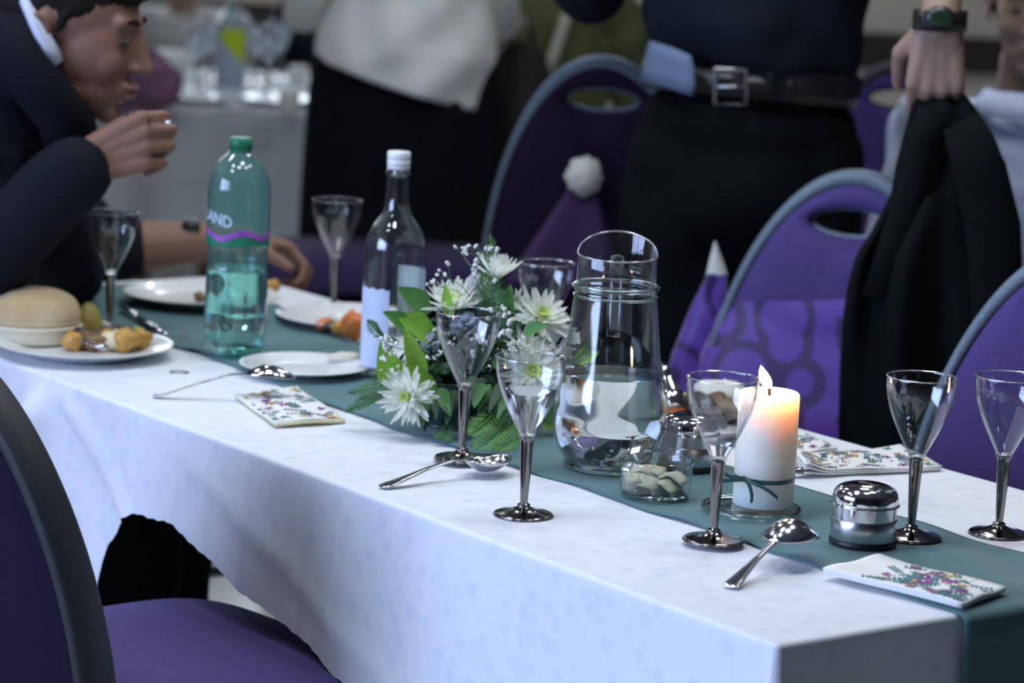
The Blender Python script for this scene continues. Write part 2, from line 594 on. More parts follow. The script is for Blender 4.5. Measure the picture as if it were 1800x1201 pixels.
# ------------------------------------------------------------------ the room
XL, XR, YB, YF, ZC = -3.5, 4.2, 10.6, -2.6, 3.0
b = MB(); b.box(XL, XR, YF, YB, -0.1, 0.0); struct('floor', b, M_floor)
b = MB(); b.box(XL, XR, YF, YB, ZC, ZC + .1); struct('ceiling', b, M_ceil)
b = MB(); b.box(XL - .1, -2.45, YB, YB + .12, 0, ZC); b.box(-.35, XR + .1, YB, YB + .12, 0, ZC); b.box(-2.45, -.35, YB, YB + .12, 0, 1.1); b.box(-2.45, -.35, YB, YB + .12, 1.75, ZC); struct('wall_back', b, M_wall)
b = MB(); b.box(XL - .1, XR + .1, YF - .12, YF, 0, ZC); struct('wall_front', b, principled('darkened_wall', (.05, .045, .045), .6))  # front and right walls, out of view, darkened to keep fill light down
b = MB(); b.box(XR, XR + .12, YF, YB, 0, ZC); struct('wall_right', b, principled('darkened_wall', (.05, .045, .045), .6))
WIN = [(-0.25, 2.85)]
b = MB()
ys = [YF] + [v for w in WIN for v in w] + [YB]
for i in range(0, len(ys), 2): b.box(XL - .12, XL, ys[i], ys[i + 1], 0, ZC)
for w in WIN:
    b.box(XL - .12, XL, w[0], w[1], 0, 1.0); b.box(XL - .12, XL, w[0], w[1], 2.5, ZC)
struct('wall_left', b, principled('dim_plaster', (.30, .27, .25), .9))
for i, w in enumerate(WIN):
    e = bpy.data.objects.new('window_%d' % (i + 1), None); COL.objects.link(e); e['kind'] = 'structure'
    e.location = (XL - .06, w[0], 1.0)
    wd = w[1] - w[0]
    b = MB()
    b.box(-.03, .03, 0, .05, 0, 1.5); b.box(-.03, .03, wd - .05, wd, 0, 1.5); b.box(-.03, .03, .05, wd - .05, 0, .05); b.box(-.03, .03, .05, wd - .05, 1.45, 1.5)
    b.box(-.03, .03, wd / 2 - .02, wd / 2 + .02, .05, 1.45)
    obj('window_frame', b, M_frame, e, smooth=False)
    b = MB(); b.box(-.004, .004, .05, wd / 2 - .02, .05, 1.45); obj('pane', b, M_pane, e, smooth=False)
    b = MB(); b.box(-.004, .004, wd / 2 + .02, wd - .05, .05, 1.45); obj('pane', b, M_pane, e, smooth=False)
e = bpy.data.objects.new('window_2', None); COL.objects.link(e); e['kind'] = 'structure'; e.location = (-2.45, YB + .06, 1.1)
b = MB()
for x0, x1, z0, z1 in ((0, 2.1, 0, .05), (0, 2.1, .60, .65), (0, .05, .05, .60), (2.05, 2.1, .05, .60), (.68, .73, .05, .60), (1.37, 1.42, .05, .60)): b.box(x0, x1, -.03, .03, z0, z1)
obj('window_frame', b, M_frame, e, smooth=False)
for x0, x1 in ((.05, .68), (.73, 1.37), (1.42, 2.05)):
    b = MB(); b.box(x0, x1, -.004, .004, .05, .60); obj('pane', b, M_pane, e, smooth=False)
b = MB(); b.box(XL, XR, YB - .03, YB, .78, .91); struct('trim_back', b, M_rail)
b = MB(); b.box(XL, XR, YB - .025, YB, 0, .14); struct('baseboard_back', b, M_rail)

# ------------------------------------------------------------------ the long table
U0, U1, N0, N1 = 1.9554, 4.20, 1.7976, 2.5527
tbl = thing('trestle_table', 'long folding trestle table hidden under the white paper cloth', 'table', UN((U0 + U1) / 2, (N0 + N1) / 2, 0), YAW)
hl, hw = (N1 - N0) / 2, (U1 - U0) / 2          # local x = across, local y = along
b = MB(); b.box(-hl + .012, hl - .012, -hw + .012, hw - .012, T - .035, T - .006); obj('tabletop', b, M_board, tbl, smooth=False)
for sy in (-1, 1):
    for sx in (-1, 1):
        b = MB(); b.tube([(sx * (hl - .07), sy * (hw - .28), 0), (sx * (hl - .07), sy * (hw - .28), T - .036)], .0125, 10); obj('leg', b, M_steel, tbl)
    b = MB(); b.tube([(-hl + .07, sy * (hw - .28), .3), (hl - .07, sy * (hw - .28), .3)], .010, 8); obj('stretcher', b, M_steel, tbl)

# white paper cloth: top and skirt in one sheet
HEM_U = [1.95, 2.3, 2.707, 2.81, 2.93, 3.015, 3.117, 3.207, 3.268, 3.30, 3.33, 3.40, 4.3]
HEM_Z = [.30, .40, .516, .542, .566, .591, .613, .607, .58, .54, .43, .38, .40]


def cloth():
    mb = MB(); uvs = []
    top = T - .0005
    nu, nn = 150, 44
    rows = []
    for i in range(nu + 1):
        u = U0 + .006 + (U1 - U0 - .012) * i / nu
        row = []
        for j in range(nn + 1):
            n = N0 + .006 + (N1 - N0 - .012) * j / nn
            z = top + .0006 * math.sin(u * 23 + n * 9) * math.sin(n * 17 - u * 4) + .0005 * math.sin(u * 61 + 3 * math.sin(n * 30))
            z = top + (min(z, top + .0005) - top) * min(1, min(j, nn - j, i, nu - i) / 3)
            row.append(UN(u, n, z)); uvs.append((u, n))
        rows.append(row)
    mb.grid(rows)
    # perimeter path: near side, end, far side, left end
    path = []
    rc = .008
    def side(a, bb, nrm, cnt, tagc):
        for k in range(cnt):
            t = k / (cnt - 1)
            path.append((lerp(a[0], bb[0], t), lerp(a[1], bb[1], t), nrm[0], nrm[1], tagc))
    def corner(cu, cn, a0, a1):
        for k in range(1, 8):
            a = lerp(a0, a1, k / 8)
            path.append((cu + rc * math.cos(a), cn + rc * math.sin(a), math.cos(a), math.sin(a), 'corner'))
    side((U1 - rc, N0), (U0 + rc, N0), (0, -1), 260, 'near')
    corner(U0 + rc, N0 + rc, -PI / 2, -PI)
    side((U0, N0 + rc), (U0, N1 - rc), (-1, 0), 70, 'end')
    corner(U0 + rc, N1 - rc, PI, PI / 2)
    side((U0 + rc, N1), (U1 - rc, N1), (0, 1), 160, 'far')
    corner(U1 - rc, N1 - rc, PI / 2, 0)
    side((U1, N1 - rc), (U1, N0 + rc), (1, 0), 60, 'left')
    corner(U1 - rc, N0 + rc, 0, -PI / 2)
    rows = []; S = 46
    plen = 0; last = None
    cols = []
    for (u, n, du, dn, tg) in path:
        if last is not None: plen += math.hypot(u - last[0], n - last[1])
        last = (u, n)
        if tg == 'near': zb = interp(u, HEM_U, HEM_Z) + .0012 * math.sin(u * 55) + .0012 * math.sin(u * 231)
        elif tg == 'end': zb = .30 + .01 * math.sin(n * 20)
        elif tg == 'far': zb = .54 + .01 * math.sin(u * 12)
        elif tg == 'left': zb = .5
        else: zb = .30 if u < 3 else (.45)
        h = T - zb
        col = []
        for k in range(S + 1):
            # rounded fold over the edge, then down
            if k <= 4:
                a = PI / 2 * k / 4
                z = top - .006 * (1 - math.cos(a)); o = -.006 + .006 * math.sin(a)
                d = 0
            else:
                d = (h - .006) * (k - 4) / (S - 4)
                z = top - .006 - d; o = 0
            g = min(1, d / .12)
            w = 0.0
            if tg == 'near':
                w += .004 * g * math.sin(u * 19 + 2 * math.sin(u * 7)) + .010 * d
                # vertical pleat where the paper is bunched at the left, with a sharp ridge
                e = (u - 3.47 - .25 * d) / .035
                w += .034 * min(1, d / .05) * math.exp(-e * e)
                e2 = (u - 3.36 + .5 * d) / .05
                w -= .010 * g * math.exp(-e2 * e2)
                # diagonal pull folds from the pleat to the right
                dd = (u - 3.42) + d * 1.25
                w += .010 * math.exp(-((dd) / .03) ** 2) * min(1, d / .03)
                dd = (u - 3.15) + d * 2.6
                w += .003 * math.exp(-((dd) / .06) ** 2) * min(1, d / .05)
                # shallow vertical creases from the packing
                for cu in (2.36, 2.52, 2.60, 2.71, 2.80, 2.93, 3.02, 3.20):
                    w += .0022 * math.exp(-((u - cu - .06 * d) / .007) ** 2) * min(1, d / .02)
                w += .012 * math.exp(-((u - 2.16 + .4 * d) / .06) ** 2) * math.exp(-((d - .16) / .05) ** 2)
            elif tg == 'end':
                w += .006 * g * math.sin(n * 25) + .012 * d
            elif tg in ('far', 'left'):
                w += .008 * g * math.sin((u + n) * 22) + .02 * d
            else:
                w += .012 * d + (.014 * g if u < 3 else .01 * g)
            uu, nn2 = u + du * (o + w), n + dn * (o + w)
            col.append((UN(uu, nn2, z), (plen, d)))
        cols.append(col)
    for k in range(S + 1):
        rows.append([c[k][0] for c in cols]); uvs += [c[k][1] for c in cols]
    mb.grid(rows, 0, True)
    o = obj('tablecloth', mb, M_cloth)
    me = o.data
    uvl = me.uv_layers.new(name='UVMap')
    li = np.empty(len(me.loops), dtype=np.int32); me.loops.foreach_get('vertex_index', li)
    uvl.data.foreach_set('uv', np.array(uvs, dtype=np.float32)[li].ravel())
    tag(o, 'white embossed paper cloth draped over the long front table', 'tablecloth')


cloth()

# teal runner down the middle, hanging over the near end


def runner():
    mb = MB()
    rows = []
    def edge(u, far):
        if far: return interp(u, [1.9, 2.6, 3.2, 3.6, 4.2], [2.2923, 2.292, 2.31, 2.35, 2.37]) + .003 * math.sin(u * 31)
        return interp(u, [1.9, 2.6, 3.0, 3.25, 3.42, 3.55, 3.8, 4.2], [2.0431, 2.044, 2.036, 2.052, 2.072, 2.075, 2.06, 2.05]) + .0035 * math.sin(u * 27 + 1) + .002 * math.sin(u * 61)
    us = []
    drop = .42
    for k in range(24): us.append(('d', drop * (1 - k / 24)))
    for k in range(5): us.append(('c', k / 4))
    for k in range(1, 150): us.append(('t', U0 + .012 + (4.15 - U0) * k / 150))
    for ty, v in us:
        row = []
        for j in range(25):
            t = j / 24
            if ty == 'd':
                u = U0 - .004 - .014 * v - .004 * math.sin(t * 9) * min(1, v / .1) - .006; z = T - .008 - v; uu = U0
            elif ty == 'c':
                a = PI / 2 * v
                u = U0 + .004 - .014 * math.cos(a); z = T - .008 + .0095 * math.sin(a); uu = U0
            else:
                u = v; uu = v; z = T + .0015
                # lifted crease beside the plates at the left
                e = (v - (3.72 + .10 * (t - .5))) / .045
                z += .022 * math.exp(-e * e) * max(0, (t - .35)) * 1.5
                e = (v - (3.55 - .12 * t)) / .02
                z += .004 * math.exp(-e * e) * (1 - t)
                z += .0008 * (1 + math.sin(v * 40 + t * 6))
            n = lerp(edge(uu, False), edge(uu, True), t)
            row.append(UN(u, n, z))
        rows.append(row)
    mb.grid(rows)
    o = obj('table_runner', mb, M_runner)
    bake(o, ('SOLIDIFY', dict(thickness=.0012, offset=1)))
    tag(o, 'teal green fabric runner laid down the middle of the white cloth', 'runner')


runner()
RT = T + .0050     # top of the runner

# ------------------------------------------------------------------ goblets
GP = [(.0085, .0915), (.0095, .0930), (.0145, .1030), (.0238, .1215), (.0318, .1400), (.0372, .1580), (.0388, .1700), (.0391, .1815)]


def smooth_prof(p, n=4):
    """Catmull-Rom through profile points"""
    out = []
    q = [p[0]] + list(p) + [p[-1]]
    for i in range(1, len(q) - 2):
        for k in range(n):
            t = k / n
            r = []
            for a in (0, 1):
                p0, p1, p2, p3 = q[i - 1][a], q[i][a], q[i + 1][a], q[i + 2][a]
                r.append(.5 * (2 * p1 + (p2 - p0) * t + (2 * p0 - 5 * p1 + 4 * p2 - p3) * t * t + (3 * p1 - p0 - 3 * p2 + p3) * t ** 3))
            out.append(tuple(r))
    out.append(p[-1])
    return out


def make_goblet(loc, label):
    g = thing('goblet', label, 'glass', loc, 0, 'clear goblets with dark chrome stems')
    prof = smooth_prof(GP, 4)
    w = .0013
    inner = [(max(r - w, .0005), z + (.003 if i == 0 else 0)) for i, (r, z) in enumerate(prof)]
    loop = [(.0004, .0915)] + prof + [(prof[-1][0] - w * .5, .1822)] + inner[::-1] + [(.0004, inner[0][1])]
    b = MB(); b.lathe(loop, 56); obj('bowl', b, M_glass, g)
    b = MB(); b.tube([(.0391 * math.cos(2 * PI * k / 56), .0391 * math.sin(2 * PI * k / 56), .1818) for k in range(57)], .0006, 6, cap=False); obj('rim', b, M_rim, g)
    # clear foot of the bowl: solid plug
    b = MB(); b.lathe([(.0004, .0885), (.0085, .0885), (.0100, .0905), (.0098, .0925), (.0085, .0935), (.0004, .0938)], 40); obj('bowl_base', b, M_glass2, g)
    b = MB()
    st = [(.0004, .0886), (.0078, .0886), (.0077, .085), (.0066, .06), (.0054, .035), (.0044, .0165), (.0046, .0140), (.0075, .0120), (.0072, .0105), (.0090, .0090),
          (.0150, .0062), (.0240, .0038), (.0312, .0026), (.0335, .0016), (.0335, .0004), (.0320, .0), (.0004, .0006)]
    b.lathe(smooth_prof(st, 3), 56); obj('stem', b, M_darkchrome, g)
    return g


GL = [((811.7, 806), 'goblet standing in front of the flowers, fern touching its foot'),
      ((920, 905), 'goblet half full of water on the white cloth in front of the jug'),
      ((1254, 949.5), 'goblet in front of the candle reflecting orange flame light'),
      ((1601, 943), 'empty goblet behind the right chrome shaker on the runner edge'),
      ((1755, 938), 'empty goblet at the right edge on the far strip of white cloth'),
      ((192, 584), 'goblet standing behind the plate with the bread roll'),
      ((586, 549), 'goblet behind the glass bottle, beside the plate with orange food'),
      ((950, 688), 'goblet half hidden behind the flowers and the glass jug')]
g0 = None
goblets = []
for (px, py), lab in GL:
    zb = RT if lab.startswith(('goblet standing behind',)) else T + .0005
    p = Z(px, py, T)
    u, n = to_un(p)
    zb = RT if 2.01 < n < 2.33 else T + .0005
    p = Z(px, py, zb); p.z = zb
    if g0 is None:
        g0 = make_goblet(p, lab); goblets.append(g0)
    else:
        goblets.append(dup(g0, p, rnd.uniform(0, 6), lab, 'clear goblets with dark chrome stems'))


def gob_r(z):
    pr = smooth_prof(GP, 4)
    return interp(z, [q[1] for q in pr], [q[0] for q in pr])


def goblet_water(g, zl):
    zs = np.linspace(.0955, zl, 14)
    prof = [(.0004, .0953)] + [(gob_r(z) - .0016, z) for z in zs] + [(.0004, zl)]
    b = MB(); b.lathe(prof, 56); o = obj('water', b, M_water, g, sharp=40)


goblet_water(goblets[1], .1425)
goblet_water(goblets[2], .1080)

# ------------------------------------------------------------------ glass jug
jp = Z(1066, 822, RT); jp.z = RT
jug = thing('water_jug', 'tall conical glass jug two fifths full of water beside the flowers', 'jug', jp)
JO = [(.0500, .0), (.0535, .002), (.0530, .010), (.0545, .014), (.0625, .026), (.0682, .045), (.0686, .058), (.0655, .085), (.0612, .115), (.0560, .160), (.0510, .205), (.0498, .2175)]
JO = smooth_prof(JO, 3)
jaxis = math.atan2(jp.y, jp.x)           # direction away from the camera: handle side


def jug_lathe(mb, prof, seg=72, rim=None):
    rows = []
    for r, z in prof:
        row = []
        for k in range(seg):
            a = 2 * PI * k / seg
            zz = z
            if z > .235:      # rim climbs towards the handle side
                zz = z + (z - .235) / .027 * .022 * max(0, math.cos(a - jaxis)) ** 1.0
                if math.cos(a - jaxis) < -.0: zz -= (z - .235) / .027 * .003 * (-math.cos(a - jaxis))
            row.append((r * math.cos(a), r * math.sin(a), zz))
        rows.append(row)
    mb.grid(rows, 0, True)


b = MB()
body_out = JO + [(.0495, .2190), (.0520, .2215), (.0528, .2240), (.0520, .2265), (.0492, .2280), (.0484, .232), (.0482, .2420), (.0482, .2620)]
wall = .0028
inn = [(.0470, .2620), (.0455, .2420), (.0457, .2280), (.0465, .2180)] + [(r - wall, max(z, .011)) for r, z in JO[::-1] if z > .009] + [(.0004, .011)]
jug_lathe(b, [(.0004, .003)] + body_out + [(.0477, .2632)] + inn)
obj('body', b, M_glass2, jug)
b = MB(); b.lathe([(.0488, .2105), (.0512, .2118), (.0516, .2132), (.0508, .2146), (.0488, .2155)], 72); obj('collar_ring', b, M_glass2, jug)
b = MB()
for zz, RR, r_ in ((.2240, .0508, .0030), (.2128, .0500, .0018)):
    b.lathe([(RR + r_ * math.cos(a), zz + r_ * math.sin(a)) for a in [2 * PI * k / 10 for k in range(11)]], 72)
obj('neck_bead', b, M_solidglass, jug)
b = MB()
b.tube([(.0480 * math.cos(a), .0480 * math.sin(a), .2630 + .022 * max(0, math.cos(a - jaxis)) - (.003 * max(0, -math.cos(a - jaxis)))) for a in [2 * PI * k / 72 for k in range(73)]], .0011, 8, cap=False); obj('rim', b, M_rim, jug)
b = MB(); b.lathe([(.0004, .0012), (.050, .0012), (.0525, .004), (.0522, .0085), (.050, .0098), (.0004, .0098)], 64); obj('foot', b, M_solidglass, jug)
zsurf = .1165
pr = [(.0004, .0115)] + [(interp(z, [q[1] for q in JO], [q[0] for q in JO]) - wall - .0003, z) for z in np.linspace(.0118, zsurf, 26)] + [(.0004, zsurf)]
b = MB(); b.lathe(pr, 72); obj('water', b, M_water, jug, sharp=40)
ca, sa = math.cos(jaxis), math.sin(jaxis)
hp = [(.047, .250), (.062, .2505), (.078, .243), (.083, .228), (.080, .205), (.074, .175), (.071, .150)]
hp = smooth_prof(hp, 4)
b = MB(); b.tube([(r * ca, r * sa, z) for r, z in hp], [.0085] * len(hp), 12, flat=.5, up=(ca, sa, .2)); obj('handle', b, M_glass2, jug)

# ------------------------------------------------------------------ candle on its glass coaster
cp_ = Z(1340, 896, RT); cp_.z = RT
coaster = thing('glass_coaster', 'round clear glass coaster under the lit pillar candle', 'coaster', Z(1320, 900, RT))
coaster.location.z = RT
b = MB(); b.lathe([(.0004, .0), (.050, .0), (.056, .002), (.0585, .005), (.0580, .0075), (.055, .0085), (.0525, .0075), (.049, .0062), (.0004, .006)], 64); obj('plate', b, M_glass2, coaster)
b = MB(); b.lathe([(.0520, .0018), (.0560, .0028), (.0572, .0050), (.0560, .0070), (.0530, .0062), (.0515, .0040), (.0520, .0018)], 64); obj('rim', b, M_solidglass, coaster)
cz = RT + .0068
candle = thing('pillar_candle', 'lit ivory pillar candle tied with a dark green ribbon', 'candle', (cp_.x, cp_.y, cz))
b = MB(); b.lathe([(.0004, .0), (.0340, .0), (.0350, .0015), (.0352, .06), (.0350, .1255), (.0345, .1300), (.0325, .1320), (.027, .1305), (.018, .1285), (.008, .1275), (.0004, .1275)], 64)
obj('wax', b, M_wax, candle)
b = MB(); b.tube([(0, 0, .1275), (-.0005, 0, .134), (-.002, 0, .139)], [.0011, .001, .0008], 8); obj('wick', b, M_wick, candle)
b = MB()
fl = [(.0002, .1355), (.0040, .1372), (.0066, .1415), (.0070, .1460), (.0056, .1520), (.0030, .1575), (.0003, .1620)]
fl = smooth_prof(fl, 3)
rows = []
for r, z in fl:
    k = (z - .1355) / .0265
    rows.append([(-.002 - .010 * k + r * math.cos(2 * PI * j / 20), r * math.sin(2 * PI * j / 20), z) for j in range(20)])
b.grid(rows, 0, True); obj('flame', b, M_flame, candle)
b = MB()
for zz, tilt in ((.0335, .0012),):
    rows = []
    for hgt in (-.0026, .0026):
        rows.append([(.0356 * math.cos(2 * PI * k / 60), .0356 * math.sin(2 * PI * k / 60), zz + hgt + tilt * math.sin(2 * PI * k / 60)) for k in range(60)])
    b.grid(rows, 0, True)
obj('ribbon', b, M_ribbon, candle)
bake(candle.children[-1], ('SOLIDIFY', dict(thickness=.0008, offset=1)))
# bow with loop and two tails on the camera side, left of centre


def ribbon_strip(mb, pts, w=.0026, updir=(0, 0, 1)):
    a = [Vector(p) for p in pts]
    rows = []
    for i, p in enumerate(a):
        up = Vector(updir)
        rows.append([p - up * w, p + up * w])
    mb.grid(rows)


def oncandle(px, py, off=.0395):            # point on the camera-facing candle side
    lx = (px - 1341) / 1538.0
    y = -math.sqrt(max(off * off - lx * lx, 0))
    z = .0335 - (py - 862) / 1538.0
    return (lx, y, z)


b = MB()
ribbon_strip(b, [oncandle(1300, 858), oncandle(1312, 863, .041), oncandle(1330, 868, .042), oncandle(1345, 876, .042), oncandle(1356, 884, .042), oncandle(1361, 889, .041)], .0024)
obj('ribbon_tail', b, M_ribbon, candle)
b = MB()
ribbon_strip(b, [oncandle(1305, 860, .040), oncandle(1312, 872, .041), oncandle(1316, 886, .041), oncandle(1316, 900, .041)], .0022, (.8, 0, .5))
obj('ribbon_tail', b, M_ribbon, candle)
b = MB()
ribbon_strip(b, [oncandle(1303, 859), (-.040, -.030, .036), (-.056, -.030, .042), (-.062, -.028, .037), (-.050, -.029, .031), oncandle(1303, 861)], .0022)
obj('ribbon_loop', b, M_ribbon, candle)
fl_light = bpy.data.lights.new('flame_light', 'POINT'); fl_light.energy = 2.6; fl_light.color = (1.0, .50, .24); fl_light.shadow_soft_size = .006
flo = bpy.data.objects.new('flame_light', fl_light); COL.objects.link(flo); flo.location = (cp_.x - .004, cp_.y, cz + .150)

# ------------------------------------------------------------------ chrome shakers


def shaker(px, py, label):
    p = Z(px, py, RT); p.z = RT
    s = thing('chrome_shaker', label, 'shaker', p, 0, 'domed chrome shakers')
    b = MB(); b.lathe([(.0004, 0), (.0368, 0), (.0375, .001), (.0375, .0055), (.0365, .0065), (.0004, .0065)], 56); obj('rubber_base', b, M_black, s)
    b = MB(); b.lathe([(.0004, .0066), (.0360, .0066), (.0365, .0075), (.0365, .0285), (.0355, .0300), (.0004, .0300)], 56); obj('steel_body', b, M_brushed, s)
    b = MB(); b.lathe([(.0004, .0301), (.0352, .0301), (.0352, .0445), (.0004, .0445)], 56); obj('waist_band', b, principled('smoked_band', (.55, .56, .58), .18, .85), s, sharp=30)
    b = MB(); b.lathe(smooth_prof([(.0004, .0446), (.0356, .0446), (.0362, .0455), (.0362, .0525), (.0348, .0585), (.0305, .0632), (.0225, .0665), (.0120, .0682), (.0004, .0687)], 3), 56); obj('dome_lid', b, M_chrome, s)
    b = MB(); b.lathe([(.0363, .0460), (.0370, .0466), (.0363, .0472)], 56); obj('lid_ring', b, M_chrome, s)
    return s


shaker(1516, 955, 'domed chrome shaker in front, right of the candle on the runner')
shaker(1208, 822, 'domed chrome shaker behind the small glass pot')

# ------------------------------------------------------------------ small glass pot of folded packets
pp = Z(1151, 871, RT); pp.z = RT
pot = thing('glass_pot', 'small round glass pot of folded paper packets on the runner', 'pot', pp)
b = MB()
o_ = [(.0004, 0), (.036, 0), (.0405, .003), (.0425, .010), (.0428, .030), (.0424, .036), (.0436, .038), (.0436, .043), (.0422, .045)]
i_ = [(.0402, .044), (.0400, .038), (.0404, .030), (.0400, .010), (.038, .0055), (.0004, .005)]
b.lathe(o_ + i_, 56); obj('wall', b, M_glass2, pot)
b = MB(); b.lathe([(.0004, .0008), (.035, .0008), (.0395, .0034), (.037, .0048), (.0004, .0048)], 48); obj('thick_base', b, M_solidglass, pot)
rr = random.Random(3)
PKT = [(-.020, -.012, .020, 25, 35, 0), (-.012, .004, .028, -15, 20, 0), (-.022, .010, .022, 60, -30, 0), (-.004, -.018, .016, 5, 55, 0), (.010, -.016, .018, -40, 20, 0), (.016, .002, .022, -20, -25, 0),
       (.004, .012, .028, 80, 10, 0), (.020, -.012, .026, -30, 12, 0), (.006, -.004, .012, 10, 10, 1), (.018, .012, .014, 50, 20, 1), (-.014, -.004, .010, 90, -10, 1), (-.002, .016, .012, 30, 0, 1)]
for i, (x, y, z, az, tl, dk) in enumerate(PKT):
    b = MB()
    rows = []
    for k in range(7):
        t = k / 6 - .5
        rows.append([(t * .034, s * .0080, .0035 * math.cos(t * 6) + .0012 * s * math.sin(t * 9)) for s in (-1, -.4, .4, 1)])
    b.grid(rows)
    o = obj('paper_packet', b, M_sachetd if dk else M_sachet)
    bake(o, ('SOLIDIFY', dict(thickness=.0022, offset=0)))
    o.location = (pp.x + x, pp.y + y, pp.z + z)
    o.rotation_euler = (math.radians(tl), math.radians(tl * .5), math.radians(az))
    if dk: tag(o, 'dark folded packet lying low in the small glass pot', 'packet', 'dark packets in the small glass pot')
    else: tag(o, 'pale folded paper packet lying in the small glass pot', 'packet', 'pale packets in the small glass pot')

# ------------------------------------------------------------------ bottles
# teal plastic bottle
bp_ = Z(412, 624, RT); bp_.z = RT
tb = thing('plastic_bottle', 'teal plastic water bottle with a green cap and purple label', 'bottle', bp_)
BP = [(.030, .0), (.040, .006), (.0448, .018), (.0452, .05), (.0450, .11), (.0428, .135), (.0436, .155), (.0452, .170), (.0452, .236), (.0448, .246), (.0415, .262), (.0330, .278), (.0215, .290), (.0155, .2955), (.0140, .300)]
BP = smooth_prof(BP, 5)
b = MB()
rows = []
seg = 80
for r, z in BP:
    row = []
    for k in range(seg):
        a = 2 * PI * k / seg
        rr_ = r
        if z < .045: rr_ = r * (1 - .16 * (1 - z / .045) * (.5 + .5 * math.cos(5 * a)) ** 2)
        if .045 < z < .13: rr_ = r + .0007 * math.sin(z * 500)
        row.append((rr_ * math.cos(a), rr_ * math.sin(a), z))
    rows.append(row)
b.grid(rows, 0, True)
b.lathe([(.0004, .012), (.014, .010), (.024, .004), (.030, 0)], seg)
obj('body', b, M_teal, tb)
b = MB(); b.lathe([(.0004, .3160), (.0150, .3160), (.0160, .3150), (.0164, .2990), (.0150, .2975), (.0004, .2975)], 40)
for k in range(30):
    a = 2 * PI * k / 30
    b.tube([(.0164 * math.cos(a), .0164 * math.sin(a), .3000), (.0161 * math.cos(a), .0161 * math.sin(a), .3140)], .0007, 5)
obj('cap', b, M_capg, tb)
b = MB(); b.lathe([(.0145, .2945), (.0172, .2950), (.0172, .2968), (.0145, .2972)], 40); obj('neck_ring', b, M_capg, tb)
pr = [(.0004, .0125)] + [(r - .0011 - (.0060 if z < .045 else 0), z) for r, z in BP if .013 < z < .128] + [(.0418, .128), (.0004, .128)]
b = MB(); b.lathe(pr, 64); obj('water', b, M_tealwater, tb, sharp=40)
# label: green band with purple wave, printed letters above
camang = math.atan2(-bp_.y, -bp_.x)


def onbottle(s, z, r):
    """s: metres to the right of the side facing the camera"""
    a = camang + s / r
    return (r * math.cos(a), r * math.sin(a), z)


b = MB(); R_ = .0460
rows = [[], []]
for k in range(61):
    s = -.075 + .15 * k / 60
    rows[0].append(onbottle(s, .1640 + .0012 * math.sin(s * 60), R_ - .0006 if True else R_)); rows[1].append(onbottle(s, .1785 + .003 * math.sin(s * 80), R_))
b.grid(rows); lbl = obj('label_band', b, M_band_g, tb)
b = MB(); rows = [[], []]
for k in range(61):
    s = -.060 + .13 * k / 60
    c_ = .1795 + .0045 * math.sin(s * 95 + .9) + .05 * max(0, s)
    rows[0].append(onbottle(s, c_ - .0048, R_ + .0004)); rows[1].append(onbottle(s, c_ + .0042 * (1 - .4 * abs(s) / .06), R_ + .0004))
b.grid(rows); obj('purple_wave', b, M_band_p, lbl)


def text_mesh(s, size):
    cu = bpy.data.curves.new('lettering', 'FONT')
    cu.body = s; cu.size = size; cu.resolution_u = 2; cu.offset = size * .015
    to = bpy.data.objects.new('lettering_tmp', cu); COL.objects.link(to)
    dg = bpy.context.evaluated_depsgraph_get(); dg.update()
    me = bpy.data.meshes.new_from_object(to.evaluated_get(dg))
    bpy.data.objects.remove(to)
    v = [tuple(q.co) for q in me.vertices]; f = [tuple(p.vertices) for p in me.polygons]
    bpy.data.meshes.remove(me)
    return v, f


v, f = text_mesh('LAND', .0230)
xs = [q[0] for q in v]; x0 = min(xs); w_ = max(xs) - x0
b = MB()
b.add([onbottle(-.064 + (q[0] - x0) * .92, .2010 + q[1] * 1.0 - (q[0] - x0) * .18, R_ + .0002) for q in v], f)
obj('lettering', b, M_print, lbl, smooth=False)

# clear glass bottle with a white cap
gb_ = Z(686, 660, RT); gb_.z = RT
gb = thing('glass_bottle', 'tall clear glass bottle with a white screw cap left of the flowers', 'bottle', gb_)
GBP = [(.036, .0), (.0415, .002), (.0432, .008), (.0432, .10), (.0430, .170), (.0415, .190), (.0355, .208), (.0260, .222), (.0195, .233), (.0168, .246), (.0152, .275), (.0148, .284)]
GBP = smooth_prof(GBP, 4)
b = MB(); b.lathe([(.0004, .006), (.022, .004), (.036, 0)] + GBP + [(.0168, .2855), (.0172, .288), (.0165, .2905), (.0145, .2915), (.0145, .312)] +
                  [(.0120, .312), (.0120, .28)] + [(r - .0028, z) for r, z in GBP[::-1] if z > .012] + [(.0004, .013)], 64); obj('body', b, M_glass2, gb)
b = MB(); b.lathe([(.0004, .3180), (.0150, .3180), (.0163, .3165), (.0163, .3075), (.0155, .3065), (.0163, .3055), (.0163, .2985), (.0152, .2975), (.0158, .2965), (.0158, .2935), (.0004, .2935)], 48); obj('cap', b, M_capw, gb)
ca_ = math.atan2(-gb_.y, -gb_.x)


def label_patch(a0, a1, z0, z1, r, nm, mt, n=24, wob=0):
    b = MB(); rows = [[], []]
    for k in range(n + 1):
        a = lerp(a0, a1, k / n)
        rows[0].append((r * math.cos(a), r * math.sin(a), z0)); rows[1].append((r * math.cos(a), r * math.sin(a), z1 + wob * math.sin(k * 1.3)))
    b.grid(rows); o = obj(nm, b, mt, gb)
    return o


label_patch(ca_ - 1.9, ca_ - .12, .016, .128, .0436, 'front_label', M_labelw, wob=.0015)
label_patch(ca_ + 1.75, ca_ + 3.02, .050, .152, .0436, 'back_label', M_labelg)
label_patch(ca_ + 1.55, ca_ + 1.75, .050, .152, .0436, 'back_label_edge', M_labely)

# ------------------------------------------------------------------ spoons, knife, fork


